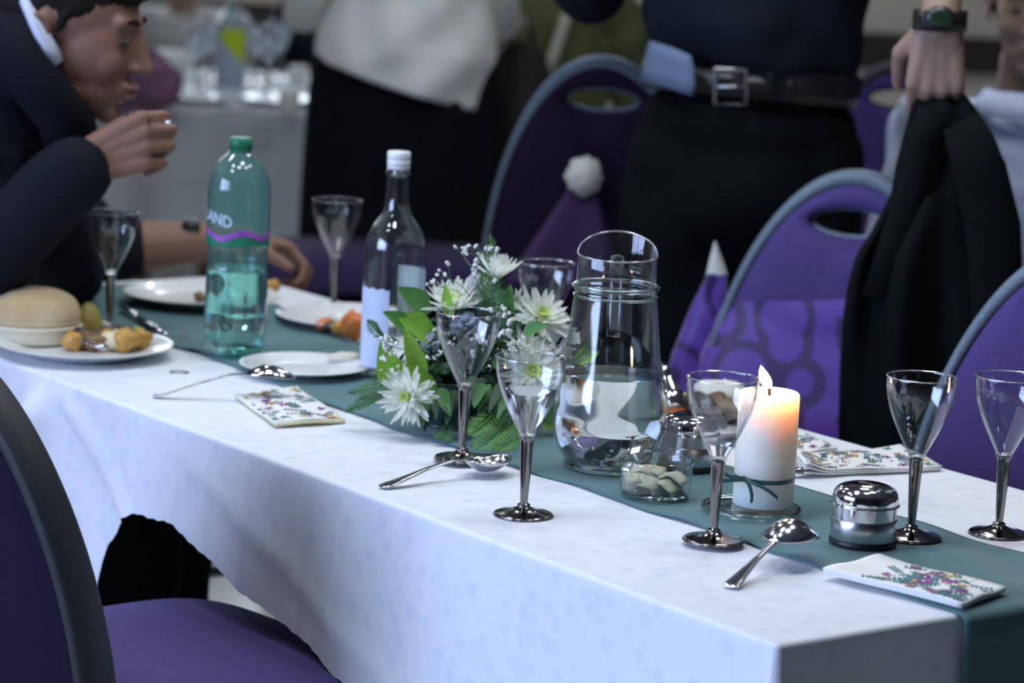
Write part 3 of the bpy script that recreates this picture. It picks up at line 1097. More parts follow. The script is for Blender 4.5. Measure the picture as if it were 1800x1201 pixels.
def spoon(name, handle_px, tip_px, label, convex, tip_lift, mat=M_silver, handle_lift=0.0, width=1.2, tb_=.66):
    P0 = Z(*handle_px, T + .002 + handle_lift); P1 = Z(*tip_px, T + .004 + tip_lift)
    d = P1 - P0
    Ln = d.length
    s = thing(name, label, 'spoon', P0)
    s.location.z = P0.z
    x = d.normalized(); side = Vector((0, 0, 1)).cross(x).normalized(); up = x.cross(side)
    def surf(ts, wfun, zfun, dep):
        rows = []
        for t in ts:
            row = []
            for j in range(11):
                q = j / 10 * 2 - 1
                w = wfun(t)
                row.append(x * (t * Ln) + side * (q * w) + up * (zfun(t) + dep(t) * (q * q - 1)))
            rows.append(row)
        return rows
    sg = -1 if convex else 1
    def wb(t):
        k = (t - tb_) / (1 - tb_)
        return max(.0006, .0205 * width * math.sqrt(max(0, 1 - (2 * k - 1) ** 2)) * (1 - .12 * (k - .5)) ) if 0 < k < 1 else .0030 * width
    def wh(t): return interp(t / tb_ * .685, [0, .012, .04, .15, .35, .55, .66, .70], [.004, .0082, .0092, .0070, .0042, .0031, .0033, .0045])
    def zc(t): return interp(t, [0, .1, .35, .55, .68, .75, 1.0], [0, .002, .009, .012, .008, .004, .002]) if not convex else interp(t, [0, .1, .35, .55, .68, .8, 1], [0, .003, .012, .018, .016, .014, .004])
    def dp(t):
        k = (t - tb_) / (1 - tb_)
        return sg * .0125 * width * math.sin(PI * min(max(k, 0), 1)) ** .7
    b = MB(); b.grid(surf(np.linspace(0, tb_ + .012, 40), wh, zc, lambda t: -.0008)); o = obj('handle', b, mat, s)
    bake(o, ('SOLIDIFY', dict(thickness=.0020, offset=0)))
    b = MB(); b.grid(surf(np.linspace(tb_ + .001, .9995, 40), lambda t: max(wb(t), .003 if t < .75 else .0006), zc, dp)); o = obj('spoon_bowl', b, mat, s)
    bake(o, ('SOLIDIFY', dict(thickness=.0014, offset=0)))
    return s


spoon('table_spoon', (670, 857), (895, 803), 'silver spoon lying on the white cloth below the flower goblet', False, .016)
spoon('table_spoon', (1282, 1033), (1418, 945), 'silver spoon at the front right with an orange lit handle', True, .018, width=1.45, tb_=.58)
spoon('table_spoon', (270, 697), (520, 670), 'silver spoon resting its bowl on the left floral napkin', True, .026, width=1.0)

# ------------------------------------------------------------------ floral napkins


def napkin(corners, h, label, seed, dens, roll=None, edge_front=False, zbase=T + .001, skip=.0):
    """corners (world xy, counter-clockwise from the near-left) of a folded paper napkin"""
    c = [Vector((p.x, p.y, 0)) for p in corners]
    base = c[0]
    nk = thing('floral_napkin', label, 'napkin', (base.x, base.y, zbase), 0)
    r = random.Random(seed)
    def P(s, t, z):
        a = c[0].lerp(c[1], s); d = c[3].lerp(c[2], s)
        q = a.lerp(d, t) - base
        return Vector((q.x, q.y, z))
    def height(s, t, k):
        z = h * k + .0012 * math.sin(s * 7 + seed) * k + .001 * math.sin(t * 9 + s * 4) * k
        if roll: z += roll[1] * math.exp(-((s - roll[0]) / .10) ** 2) * k
        return max(z, .0002)
    # folded layers, each its own sheet
    nl = 3
    for l in range(nl):
        b = MB(); rows = []
        for i in range(25):
            row = []
            for j in range(13):
                s, t = i / 24, j / 12
                ins = (nl - 1 - l) * .006
                row.append(P(min(max(s, 0), 1) * (1 - ins) + ins * .5, t * (1 - ins), height(s, t, (l + 1) / nl)))
            rows.append(row)
        b.grid(rows)
        o = obj('paper_layer', b, M_napkin if l == nl - 1 else (M_napedge if edge_front else M_napkin), nk)
        bake(o, ('SOLIDIFY', dict(thickness=h / nl * .8, offset=0)))
    if edge_front:
        b = MB(); pts = [P(i / 20, -.002, height(i / 20, 0, .55)) for i in range(21)]
        b.tube(pts, h * .42, 8); obj('folded_edge', b, M_napedge, nk)
    # printed sprigs
    b = MB()
    e1 = (c[1] - c[0]).normalized(); e2 = (c[3] - c[0]).normalized()
    W, H = (c[1] - c[0]).length, (c[3] - c[0]).length
    def leaf(s, t, ang, ln, wd, mi):
        ca2, sa2 = math.cos(ang), math.sin(ang)
        pts = []
        for (a, bb) in ((0, 0), (.3, .8), (.65, 1), (1, 0), (.65, -1), (.3, -.8)):
            du = (a * ln * ca2 - bb * wd * sa2) / W; dv = (a * ln * sa2 + bb * wd * ca2) / H
            s2, t2 = s + du, t + dv
            if not (0.01 < s2 < .99 and 0.02 < t2 < .98): return
            pts.append(P(s2, t2, height(s2, t2, 1) + h / nl * .42 + .0006))
        b.fan(pts, mi)
    for _ in range(dens):
        s, t = r.uniform(skip, .97), r.uniform(.05, .95)
        kind = r.random(); mi = r.choice([0, 0, 1, 2, 2, 3, 4, 5])
        if kind < .4:      # flower of five petals
            for k in range(5): leaf(s, t, k * 1.257 + r.random(), r.uniform(.006, .009), .0022, mi)
        elif kind < .8:    # sprig of paired leaves
            a = r.uniform(0, 6.28); mi = r.choice([1, 1, 4, 3, 0])
            for k in range(5):
                x_, y_ = k * .0055 * math.cos(a), k * .0055 * math.sin(a)
                for sg in (-1, 1): leaf(s + x_ / W, t + y_ / H, a + sg * .8, .0065, .0014, mi)
        else:              # spray of dots
            for k in range(7):
                leaf(s + r.uniform(-.014, .014) / W, t + r.uniform(-.014, .014) / H, r.uniform(0, 6), .0032, .0014, mi)
    o = obj('floral_print', b, PRINT, nk, smooth=False)
    return nk


napkin([Z(482, 752), Z(606, 745), Z(522, 686), Z(412, 702)], .0052, 'floral napkin under the left spoon, yellow folded edge towards the camera', 4, 60, edge_front=True)
napkin([Z(1445, 1019), Z(1690, 1081), Z(1768, 1052), Z(1545, 994)], .0060, 'floral napkin at the front right lying half over the runner', 9, 80, skip=.3, zbase=T + .0055)
napkin([Z(1412, 842), Z(1656, 829), Z(1582, 792), Z(1392, 812)], .0062, 'long floral napkin on the far side wrapped around cutlery', 12, 80, roll=(.02, .012))
napkin([Z(1378, 812), Z(1472, 797), Z(1420, 772), Z(1350, 778)], .0058, 'floral napkin partly hidden behind the candle', 15, 44)
# cutlery handle sticking out of the long napkin
kh = thing('dinner_knife', 'dark steel knife handle poking out of the long floral napkin', 'knife', Z(1382, 830, T + .006))
a_, b_ = Z(1385, 828, T + .008) - kh.location, Z(1450, 826, T + .008) - kh.location
b = MB(); b.tube([a_, a_.lerp(b_, .3), a_.lerp(b_, .75), b_], [.005, .0072, .0065, .005], 10, flat=.6); obj('handle', b, M_darkchrome, kh)
b = MB(); dv_ = (b_ - a_).normalized(); b.tube([b_, b_ + dv_ * .05, b_ + dv_ * .08], [.005, .006, .002], 8, flat=.2); obj('blade', b, M_silver, kh)

# ------------------------------------------------------------------ plates and food


def plate(cpx, zb, rad, label, h=.016, sink=.6):
    p = Z(*cpx, zb + h * .8); p.z = zb
    t = thing('dinner_plate', label, 'plate', p)
    k = rad
    prof = [(.0004, .0), (k * .58, .0), (k * .62, .002), (k * .75, h * .45), (k * .97, h * .92), (k, h), (k * .99, h * 1.06), (k * .95, h * 1.0), (k * .74, h * .62), (k * .66, h * .36), (k * .55, h * .28), (.0004, h * .28)]
    b = MB(); b.lathe(prof, 72); obj('dish', b, M_plate, t)
    return t


def lump(b, c, r, seed, mi=0, sq=(1, 1, .7)):
    rr2 = random.Random(seed)
    ph = [rr2.uniform(0, 6) for _ in range(4)]
    rows = []
    for i in range(9):
        th = .05 + (PI - .1) * i / 8
        row = []
        for k in range(12):
            a = 2 * PI * k / 12
            q = r * (1 + .14 * math.sin(2 * a + ph[0]) + .12 * math.sin(3 * th + ph[1] + a) + .08 * math.sin(5 * a + ph[2]))
            row.append((c[0] + q * sq[0] * math.sin(th) * math.cos(a), c[1] + q * sq[1] * math.sin(th) * math.sin(a), c[2] - q * sq[2] * math.cos(th)))
        rows.append(row)
    o = len(b.v)
    b.grid(rows, mi, True)
    b.f.append(tuple(o + k for k in range(12))[::-1]); b.mi.append(mi)
    b.f.append(tuple(o + 8 * 12 + k for k in range(12))); b.mi.append(mi)


def food_item(name, label, cat, px, z, r, mat, seed, sq=(1, 1, .7), group=None):
    p = Z(px[0], px[1], z)
    b = MB(); lump(b, (0, 0, 0), r, seed, 0, sq)
    o = obj(name, b, mat); o.location = (p.x, p.y, z)
    tag(o, label, cat, group)
    return o


def pieces(items, zb):
    for i, (px, py, r, mi, sq, nm, lab, cat) in enumerate(items):
        food_item(nm, lab, cat, (px, py), zb + r * sq[2] * .95, r, FOODS[mi] if isinstance(mi, int) else mi, i * 7 + px, sq)


# plate with the bread roll
plate((148, 606), T + .001, .128, 'white dinner plate with a bread roll and stew at the left', h=.018)
br = Z(58, 585, T + .02)
roll = thing('bread_roll', 'floury oval bread roll on the left dinner plate', 'bread', (br.x, br.y, T + .008), math.radians(12))
b = MB()
b.lathe(smooth_prof([(.0004, .028), (.068, .028), (.0735, .033), (.0735, .045), (.066, .062), (.045, .074), (.020, .079), (.0004, .080)], 3), 40)
b.v = [(x * .92, y * .75, z) for x, y, z in b.v]
obj('top_half', b, M_bread, roll)
b = MB()
b.lathe(smooth_prof([(.0004, .0), (.060, .0), (.071, .006), (.074, .018), (.0725, .0275), (.0004, .028)], 3), 40)
b.v = [(x * .92, y * .75, z) for x, y, z in b.v]
obj('bottom_half', b, M_crumb, roll)
pieces([
    (150, 562, .026, principled('potato', (.55, .50, .12), .5, noise=(30, .2, (.45, .30, .05))), (1.1, .9, .85), 'potato', 'yellow green potato behind the bread roll', 'potato'),
    (143, 580, .008, 2, (1, 1, .9), 'carrot_piece', 'tiny orange carrot piece on the potato by the bread', 'carrot'),
    (172, 573, .014, M_fresh, (1.2, .9, .7), 'cream_dollop', 'white dollop of cream on the left dinner plate', 'cream'),
    (135, 592, .018, 4, (1.2, .8, .7), 'meat_piece', 'dark brown meat piece next to the bread roll', 'meat'),
    (158, 600, .020, 0, (1.3, .8, .6), 'meat_piece', 'brown meat piece in the middle of the stew', 'meat'),
    (180, 588, .018, 0, (1.5, .8, .6), 'meat_piece', 'long brown meat piece at the back of the stew', 'meat'),
    (205, 585, .017, 0, (1.3, .8, .6), 'meat_piece', 'brown meat piece at the back right of the stew', 'meat'),
    (200, 600, .019, 5, (1.1, .8, .7), 'pasta_bake_piece', 'pale edge piece of baked pasta on the stew', 'food'),
    (222, 598, .020, 1, (1.1, .9, .8), 'pasta_bake_piece', 'golden baked piece in the middle of the stew', 'food'),
    (248, 596, .017, 1, (1.1, .9, .8), 'pasta_bake_piece', 'golden baked piece at the right end of the stew', 'food'),
    (250, 592, .008, 4, (1, 1, .8), 'olive', 'dark olive on the golden baked piece', 'olive'),
    (238, 603, .010, 3, (1, 1, .8), 'pepper_piece', 'green pepper piece at the front of the stew', 'pepper'),
    (215, 606, .010, 2, (1, 1, .8), 'pepper_piece', 'red orange pepper piece at the front of the stew', 'pepper'),
    (168, 606, .012, 0, (1.2, 1, .7), 'meat_piece', 'small brown meat piece at the front of the stew by the fork', 'meat'),
    (190, 592, .013, 1, (1.2, 1, .8), 'pasta_piece', 'golden pasta piece on top of the middle stew', 'pasta'),
    (226, 586, .012, 4, (1.3, 1, .7), 'meat_piece', 'very dark meat piece behind the golden baked pieces', 'meat'),
    (240, 585, .011, 3, (1.2, 1, .8), 'pepper_piece', 'green pepper piece at the back right of the stew', 'pepper'),
    (208, 596, .009, 2, (1.2, 1, .8), 'pepper_piece', 'small red orange pepper piece on the middle of the stew', 'pepper'),
    (128, 600, .014, 1, (1, .9, .9), 'pasta_piece', 'golden pasta piece touching the bread roll', 'pasta'),
], T + .009)
fk = thing('dinner_fork', 'silver fork tip resting on the rim of the bread plate', 'fork', Z(172, 609, T + .022))
b = MB(); fa = Z(185, 612, T + .024) - fk.location; fb = Z(140, 598, T + .030) - fk.location
b.tube([fa, fa.lerp(fb, .3), fa.lerp(fb, .7), fb], [.0085, .0060, .0035, .003], 10, flat=.5); obj('handle', b, M_silver, fk)
# other plates
plate((352, 517), RT, .125, 'white dinner plate behind the teal bottle, nearly empty', h=.018)
food_item('food_scrap', 'small brown scrap at the near rim of the nearly empty plate', 'food', (352, 522), RT + .012, .011, FOODS[0], 5)
food_item('food_scrap', 'golden scrap at the right of the nearly empty plate', 'food', (478, 502), RT + .018, .013, FOODS[1], 8)
plate((614, 557), T + .001, .115, 'white dinner plate with orange food behind the glass bottle', h=.018)
pieces([(570, 570, .012, 2, (1.1, 1, .8), 'carrot_piece', 'orange carrot piece left end of the food behind the bottle', 'carrot'),
        (585, 574, .012, 4, (1.1, 1, .7), 'olive', 'dark olive among the orange food behind the bottle', 'olive'),
        (602, 576, .014, 1, (1.2, 1, .7), 'pasta_piece', 'golden piece in the middle of the orange food', 'pasta'),
        (622, 572, .022, 2, (1.1, 1, .9), 'pepper_piece', 'large orange piece beside the glass bottle', 'pepper'),
        (630, 580, .014, 0, (1.1, 1, .8), 'meat_piece', 'brown piece under the large orange piece', 'meat')], T + .008)
plate((535, 642), RT, .092, 'small white side plate between the two bottles', h=.012)
food_item('bread_crust', 'bit of bread crust on the small side plate', 'bread', (605, 628), RT + .014, .014, M_crumb, 4, (1.5, .8, .5))
# knife on the runner at the left
kn = thing('dinner_knife', 'silver knife lying on the runner left of the plates', 'knife', Z(215, 545, RT + .003))
ka, kb, kc = [Z(*q, RT + .006) - kn.location for q in ((214, 540), (238, 553), (292, 588))]
b = MB(); b.tube([ka, kb], [.006, .0055], 10, flat=.6); obj('handle', b, M_chrome, kn)
b = MB(); b.tube([kb, kb.lerp(kc, .5), kc], [.006, .009, .003], 8, flat=.25); obj('blade', b, M_silver, kn)
# fallen leaf bits
for (px, py, zz, lab) in ((315, 655, T + .001, 'grey green leaf crumb on the white cloth left of the spoon'), (322, 592, RT + .001, 'tiny dark leaf crumb on the runner beside the bread plate')):
    p = Z(px, py, zz); b = MB()
    rows = [[(x * .013, (x * x * .3 + .1) * .01 * s + y_ * .002, .001 + .002 * (1 - abs(x))) for x in (-1, -.5, 0, .5, 1)] for s, y_ in ((-1, -1), (1, 1))]
    if py < 600: rows = [[(x * .5, y * .5, z) for x, y, z in r_] for r_ in rows]
    b.grid(rows); o = obj('leaf_crumb', b, M_dkfol); bake(o, ('SOLIDIFY', dict(thickness=.0006)))
    o.location = (p.x, p.y, zz); tag(o, lab, 'leaf')

# plate of salad behind the candle goblet, glass salad bowl
plate((1236, 738), T + .001, .105, 'white plate of dark meat and salad on the far side', h=.018)
pieces([(1232, 716, .022, 4, (1.3, 1, .8), 'meat_piece', 'dark meat piece left on the far salad plate', 'meat'),
        (1262, 716, .022, 0, (1.3, 1, .8), 'meat_piece', 'dark brown meat piece in the middle of the far salad plate', 'meat'),
        (1285, 722, .020, 0, (1.2, 1, .8), 'meat_piece', 'dark brown meat piece next to the candle', 'meat'),
        (1250, 732, .018, 4, (1.2, 1, .7), 'meat_piece', 'dark meat piece at the front of the far salad plate', 'meat'),
        (1183, 712, .012, 3, (1, 1, .9), 'olive', 'green olive near the jug on the far salad plate', 'olive'),
        (1205, 708, .013, 3, (1, 1, .9), 'olive', 'pale green olive right of the first olive', 'olive'),
        (1195, 722, .013, 2, (1.1, 1, .8), 'carrot_piece', 'orange carrot piece below the olives', 'carrot'),
        (1210, 724, .012, 4, (1.1, 1, .8), 'olive', 'black olive next to the carrot piece', 'olive'),
        (1172, 716, .012, 5, (1.1, 1, .8), 'pasta_piece', 'pale pasta piece beside the jug', 'pasta'),
        (1270, 690, .026, M_fresh, (1.4, 1, .6), 'mozzarella_slice', 'white cheese slice at the back of the far salad plate', 'cheese')], T + .008)
sv = thing('serving_spoon', 'steel serving spoon leaning in the salad right of the jug', 'spoon', Z(1190, 712, T + .03))
sa_, sb_ = Vector((0, 0, 0)), Y(1172, 655, sv.location.y + .06) - sv.location
b = MB(); b.tube([sa_, sa_.lerp(sb_, .4), sa_.lerp(sb_, .8), sb_], [.012, .014, .010, .006], 10, flat=.4); obj('spoon_bowl', b, M_silver, sv)
sc_ = sb_ + (sb_ - sa_) * .3
b = MB(); b.tube([sb_, sc_], [.006, .004], 8, flat=.5); obj('handle', b, M_silver, sv)

# ------------------------------------------------------------------ flower arrangement
fp = Z(806, 742, RT); fp.z = RT
FA = thing('flower_arrangement', 'arrangement of white chrysanthemums, leaves and ferns in the middle of the table', 'flowers', fp)
FO = Vector(fp)
b = MB(); b.lathe(smooth_prof([(.0004, 0), (.048, 0), (.052, .004), (.060, .03), (.064, .055), (.066, .060), (.060, .060), (.056, .050), (.0004, .046)], 3), 48); obj('bowl', b, M_pot, FA)


def Pf(px, py, y):
    q = Y(px, py, y) - FO
    q.z = max(q.z, .005)
    return q


FY = FO.y


def petal_mesh(name, w, curl, tipw=.5):
    b = MB(); rows = []
    for i in range(7):
        t = i / 6
        ww = w * (math.sin(PI * min(1, (t * .82 + .12))) ** .6) * (1 if t < .95 else tipw)
        z = curl * t * t
        rows.append([(t, -ww, z + ww * .35), (t, 0, z - ww * .25), (t, ww, z + ww * .35)])
    b.grid(rows)
    me = mesh_from(b, name)
    me.materials.append(M_petal)
    return me


PM = [petal_mesh('petal', .090, .12), petal_mesh('petal', .080, .28), petal_mesh('petal', .098, .02)]


def bloom(px, py, y, D, R, seed, n=24, elev=(5, 30, 55, 75), name='bloom', center=True, full=1.0):
    r = random.Random(seed)
    c = Pf(px, py, y)
    D = Vector(D).normalized()
    q = D.to_track_quat('Z', 'Y')
    # inner petals and heart joined
    b = MB()
    for ring, (el, ln, cnt) in enumerate(((elev[2], .62, 16), (elev[3], .42, 14))):
        for k in range(cnt):
            a = 2 * PI * (k + .5 * ring) / cnt + r.uniform(-.1, .1)
            e = math.radians(el + r.uniform(-6, 6)); L_ = R * ln * r.uniform(.85, 1.1)
            ca2, sa2 = math.cos(a), math.sin(a)
            rows = []
            for i in range(5):
                t = i / 4
                w = .075 * R * math.sin(PI * min(1, t * .8 + .15))
                x = L_ * t * math.cos(e * (1 - .15 * t)); z = L_ * t * math.sin(e * (1 - .0 * t))
                rows.append([(x * ca2 - s * w * sa2, x * sa2 + s * w * ca2, z + abs(s) * w * .3) for s in (-1, 0, 1)])
            b.grid(rows, 1 if ring else 0)
    b.ell((0, 0, R * .12), (R * .17, R * .17, R * .14), seg=10, rings=6, mi=1)
    bl = obj(name, b, [M_petal, M_petalc], FA)
    bl.location = c; bl.rotation_mode = 'QUATERNION'; bl.rotation_quaternion = q
    for ring in (0, 1):
        for k in range(n // 2 + (n // 4 if ring == 0 else 0)):
            cnt = n // 2 + (n // 4 if ring == 0 else 0)
            a = 2 * PI * (k + .5 * ring) / cnt + r.uniform(-.12, .12)
            e = math.radians(elev[ring] + r.uniform(-9, 9))
            L_ = R * r.uniform(.84, 1.06) * (1 if ring == 0 else .86)
            mt = Matrix.Rotation(a, 4, 'Z') @ Matrix.Rotation(-e, 4, 'Y') @ Matrix.Rotation(r.uniform(-.3, .3), 4, 'X') @ Matrix.Diagonal((L_, R, R * r.uniform(.6, 1.3), 1))
            o = bpy.data.objects.new('petal', r.choice(PM)); COL.objects.link(o); o.parent = bl; o.matrix_basis = mt
    # stem towards the bowl
    b = MB(); e0 = c; e1 = Vector((c.x * .3, c.y * .3, .05))
    b.tube([e0 - D * R * .05, e0 - D * R * .45, e0.lerp(e1, .6), e1], [R * .09, .0022, .002, .002], 7)
    obj('flower_stem', b, M_stem, FA)
    return bl


bloom(720, 697, FY - .105, (-.38, -.88, .12), .041, 1, 40)
bloom(872, 492, FY + .00, (.10, -.12, 1), .042, 2, 30, elev=(38, 55, 66, 78))
bloom(800, 545, FY + .01, (-.15, -.25, 1), .051, 3, 34, elev=(22, 40, 58, 76))
bloom(948, 562, FY - .01, (.35, -.52, .8), .047, 4, 36, elev=(8, 28, 50, 72))
bloom(936, 655, FY - .06, (.10, -.90, .45), .046, 5, 36, elev=(4, 24, 48, 70))
bloom(902, 545, FY + .02, (-.3, -.5, .8), .030, 6, 24, elev=(20, 40, 60, 76))
bloom(925, 622, FY - .04, (.25, -.2, .95), .038, 16, 28, elev=(22, 40, 58, 76))


def ruffled(px, py, y, R, mat, seed, nm):
    r = random.Random(seed); b = MB()
    for k in range(46):
        d = Vector((r.gauss(0, 1), r.gauss(0, 1) - .4, r.gauss(0, 1) + .5)).normalized()
        t = d.orthogonal().normalized(); s = d.cross(t)
        rows = []
        for i in range(4):
            q = i / 3
            w = R * .28 * (0.3 + q)
            rows.append([d * (R * (.35 + .65 * q)) + t * (w * e) + s * (R * .10 * math.sin(e * 5 + k)) * q for e in (-1, -.4, .2, 1)])
        b.grid(rows)
    o = obj(nm, b, mat, FA); o.location = Pf(px, py, y)
    return o


ruffled(985, 600, FY + .00, .026, M_carn, 3, 'carnation_bloom')
ruffled(820, 582, FY - .01, .024, M_lilac, 4, 'lilac_bloom')['label'] = 'pale lilac ruffled bloom'
ruffled(757, 602, FY - .03, .013, M_lilac, 5, 'small_bloom')
ruffled(840, 505, FY + .03, .018, M_carn, 6, 'small_bloom')


def leaf_obj(px, py, px2, py2, y, y2, w, mat, fold=.3, droop=.0, nrm=None):
    p0, p1 = Pf(px, py, y), Pf(px2, py2, y2)
    d = p1 - p0; L_ = d.length; d.normalize()
    nn_ = Vector(nrm) if nrm else Vector((-.15, -.75, .6))
    s = d.cross(nn_).normalized(); u = s.cross(d).normalized()
    b = MB(); rows = []
    for i in range(11):
        t = i / 10
        ww = w * math.sin(PI * t ** .75) ** .85 * (1 - .15 * t) + .0003
        row = []
        for e in (-1, -.55, 0, .55, 1):
            row.append(d * (t * L_) + s * (e * ww) + u * (abs(e) * ww * fold - droop * L_ * t * t + .03 * L_ * math.sin(t * PI)))
        rows.append(row)
    b.grid(rows)
    o = obj('leaf', b, mat, FA); o.location = p0
    return o


leaf_obj(700, 690, 668, 600, FY - .05, FY - .08, .020, M_leaf, .25)
leaf_obj(745, 672, 710, 572, FY - .06, FY - .07, .013, M_leaf, .3)
leaf_obj(748, 668, 662, 650, FY - .05, FY - .10, .018, M_leaf, .25, nrm=(0, -.6, .8))
leaf_obj(770, 690, 690, 640, FY - .06, FY - .10, .014, M_leaf, .3)
leaf_obj(758, 548, 697, 505, FY + .01, FY - .01, .017, M_leaf2, .2)
leaf_obj(742, 590, 672, 548, FY - .01, FY - .04, .016, M_leaf2, .25)
leaf_obj(770, 600, 700, 560, FY - .02, FY - .05, .017, M_leaf, .25)
leaf_obj(760, 580, 712, 550, FY - .0, FY - .03, .012, M_leaf, .25)
leaf_obj(790, 560, 783, 498, FY - .01, FY - .02, .008, M_leaf, .3)
leaf_obj(920, 585, 962, 570, FY - .05, FY - .06, .010, M_leaf2, .3, .1)
leaf_obj(890, 560, 898, 500, FY - .01, FY - .02, .010, M_leaf2, .3)
leaf_obj(880, 640, 930, 610, FY - .03, FY - .05, .013, M_leaf2, .3)
leaf_obj(1010, 640, 1052, 618, FY + .03, FY + .05, .013, M_leaf, .3)
leaf_obj(950, 700, 985, 770, FY - .03, FY - .05, .016, M_leaf2, .3)
leaf_obj(975, 735, 955, 790, FY - .03, FY - .06, .014, M_leaf, .3)
for k in range(34):
    r = random.Random(100 + k)
    a = r.uniform(0, 2 * PI); px, py = 815 + 105 * math.cos(a) * r.uniform(.2, .9), 655 + 75 * math.sin(a) * r.uniform(.2, .9)
    leaf_obj(px, py, px + r.uniform(-40, 40), py + r.uniform(-40, 25), FY - .02 + r.uniform(-.04, .03), FY - .05 + r.uniform(-.03, .03), r.uniform(.007, .012), r.choice([M_leaf2, M_dkfol, M_dkfol, M_fern]), .3)
for k in range(16):
    r = random.Random(300 + k)
    px, py = 735 + k * 11 + r.uniform(-8, 8), 680 + r.uniform(-15, 25)
    leaf_obj(px, py, px + r.uniform(-25, 25), py + r.uniform(35, 70), FY - .075, FY - .115 + r.uniform(-.02, .01), r.uniform(.006, .011), r.choice([M_leaf2, M_dkfol, M_fern, M_dkfol]), .3)
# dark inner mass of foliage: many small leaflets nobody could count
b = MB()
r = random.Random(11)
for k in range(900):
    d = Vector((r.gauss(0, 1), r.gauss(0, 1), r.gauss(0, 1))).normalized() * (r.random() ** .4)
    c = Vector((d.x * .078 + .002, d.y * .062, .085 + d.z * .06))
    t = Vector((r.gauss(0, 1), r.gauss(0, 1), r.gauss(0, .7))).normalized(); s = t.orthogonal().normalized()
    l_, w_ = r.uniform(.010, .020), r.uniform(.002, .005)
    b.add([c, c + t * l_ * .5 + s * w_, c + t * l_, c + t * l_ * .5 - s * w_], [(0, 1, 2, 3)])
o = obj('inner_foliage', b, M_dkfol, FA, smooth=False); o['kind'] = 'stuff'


def fern(pts, spread, mat, seed, n=26, nrm=(0, -.7, .7)):
    """frond: stem through pixel points with paired pinnae, each feathered"""
    r = random.Random(seed)
    P = [Pf(*p) for p in pts]
    stem = []
    q = [P[0]] + P + [P[-1]]
    for i in range(1, len(q) - 2):
        for k in range(8):
            t = k / 8
            stem.append(.5 * (2 * q[i] + (q[i + 1] - q[i - 1]) * t + (2 * q[i - 1] - 5 * q[i] + 4 * q[i + 1] - q[i + 2]) * t * t + (3 * q[i] - q[i - 1] - 3 * q[i + 1] + q[i + 2]) * t ** 3))
    stem.append(P[-1])
    b = MB(); b.tube(stem, [.0012] * len(stem), 5)
    N = len(stem); nv = Vector(nrm)
    for k in range(n):
        f_ = k / n
        i = min(int(f_ * (N - 1)), N - 2)
        p = stem[i].lerp(stem[i + 1], f_ * (N - 1) - i); t = (stem[i + 1] - stem[i]).normalized()
        s = t.cross(nv).normalized()
        ln = spread * math.sin(PI * min(1, .12 + f_ * .86)) * r.uniform(.8, 1.15)
        for sg in (-1, 1):
            d = (t * .75 + s * sg * .8 + nv * r.uniform(-.15, .15)).normalized()
            w = s.cross(d).normalized(); w = (d.cross(nv)).normalized()
            # main pinna
            b.add([p, p + d * ln * .4 + w * .0011, p + d * ln, p + d * ln * .4 - w * .0011], [(0, 1, 2, 3)])
            for m_ in range(3):
                c = p + d * ln * (.3 + .22 * m_)
                for s2 in (-1, 1):
                    e = (d * .8 + w * s2 * .6).normalized()
                    l2 = ln * .38 * (1 - .2 * m_)
                    b.add([c, c + e * l2 * .5 + d * .0009, c + e * l2, c + e * l2 * .5 - d * .0009], [(0, 1, 2, 3)])
    return obj('fern_frond', b, mat, FA, smooth=False)


fern([(850, 640, FY), (868, 540, FY - .01), (862, 412, FY + .01)], .022, M_fern, 1, 34)
fern([(880, 600, FY - .02), (868, 540, FY - .03), (850, 480, FY - .02)], .026, M_fern, 2, 26)
fern([(880, 620, FY - .02), (905, 560, FY - .02), (885, 500, FY)], .022, M_fern, 3, 22)
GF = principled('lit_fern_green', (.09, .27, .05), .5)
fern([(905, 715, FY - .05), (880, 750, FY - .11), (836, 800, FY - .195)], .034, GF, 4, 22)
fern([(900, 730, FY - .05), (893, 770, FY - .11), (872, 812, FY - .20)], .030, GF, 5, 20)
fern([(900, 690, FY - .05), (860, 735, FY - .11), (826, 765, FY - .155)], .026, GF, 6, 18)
fern([(700, 690, FY - .05), (655, 700, FY - .07), (606, 724, FY - .07)], .014, M_fern, 7, 24)
fern([(720, 660, FY - .05), (665, 680, FY - .07), (612, 690, FY - .06)], .016, M_fern, 8, 22)
fern([(700, 600, FY - .05), (670, 590, FY - .08), (646, 562, FY - .08)], .014, M_fern, 9, 18)
fern([(790, 720, FY - .07), (782, 760, FY - .12), (775, 790, FY - .14)], .016, M_fern, 10, 18)
fern([(1000, 640, FY + .02), (1025, 620, FY + .04), (1050, 590, FY + .05)], .014, M_fern, 11, 14)


def gyp(px, py, base, y, n, spread, seed, size=.0026):
    r = random.Random(seed); b = MB()
    c = Pf(px, py, y); s0 = Pf(*base)
    b.tube([s0, s0.lerp(c, .5) + Vector((0, 0, .006)), c - (c - s0).normalized() * .012], [.0009, .0007, .0005], 5, mi=1)
    for k in range(n):
        q = c + Vector((r.gauss(0, spread), r.gauss(0, spread * .6), r.gauss(0, spread * .7)))
        b.tube([c - (c - s0).normalized() * .012, q], [.0004, .0003], 4, mi=1)
        sz = size * r.uniform(.7, 1.4)
        for m_ in range(3):
            b.ell(q + Vector((r.uniform(-1, 1), r.uniform(-1, 1), r.uniform(-1, 1))) * sz * .6, sz * .75, seg=7, rings=5)
    return obj('baby_breath_sprig', b, [M_bud, M_stem], FA)


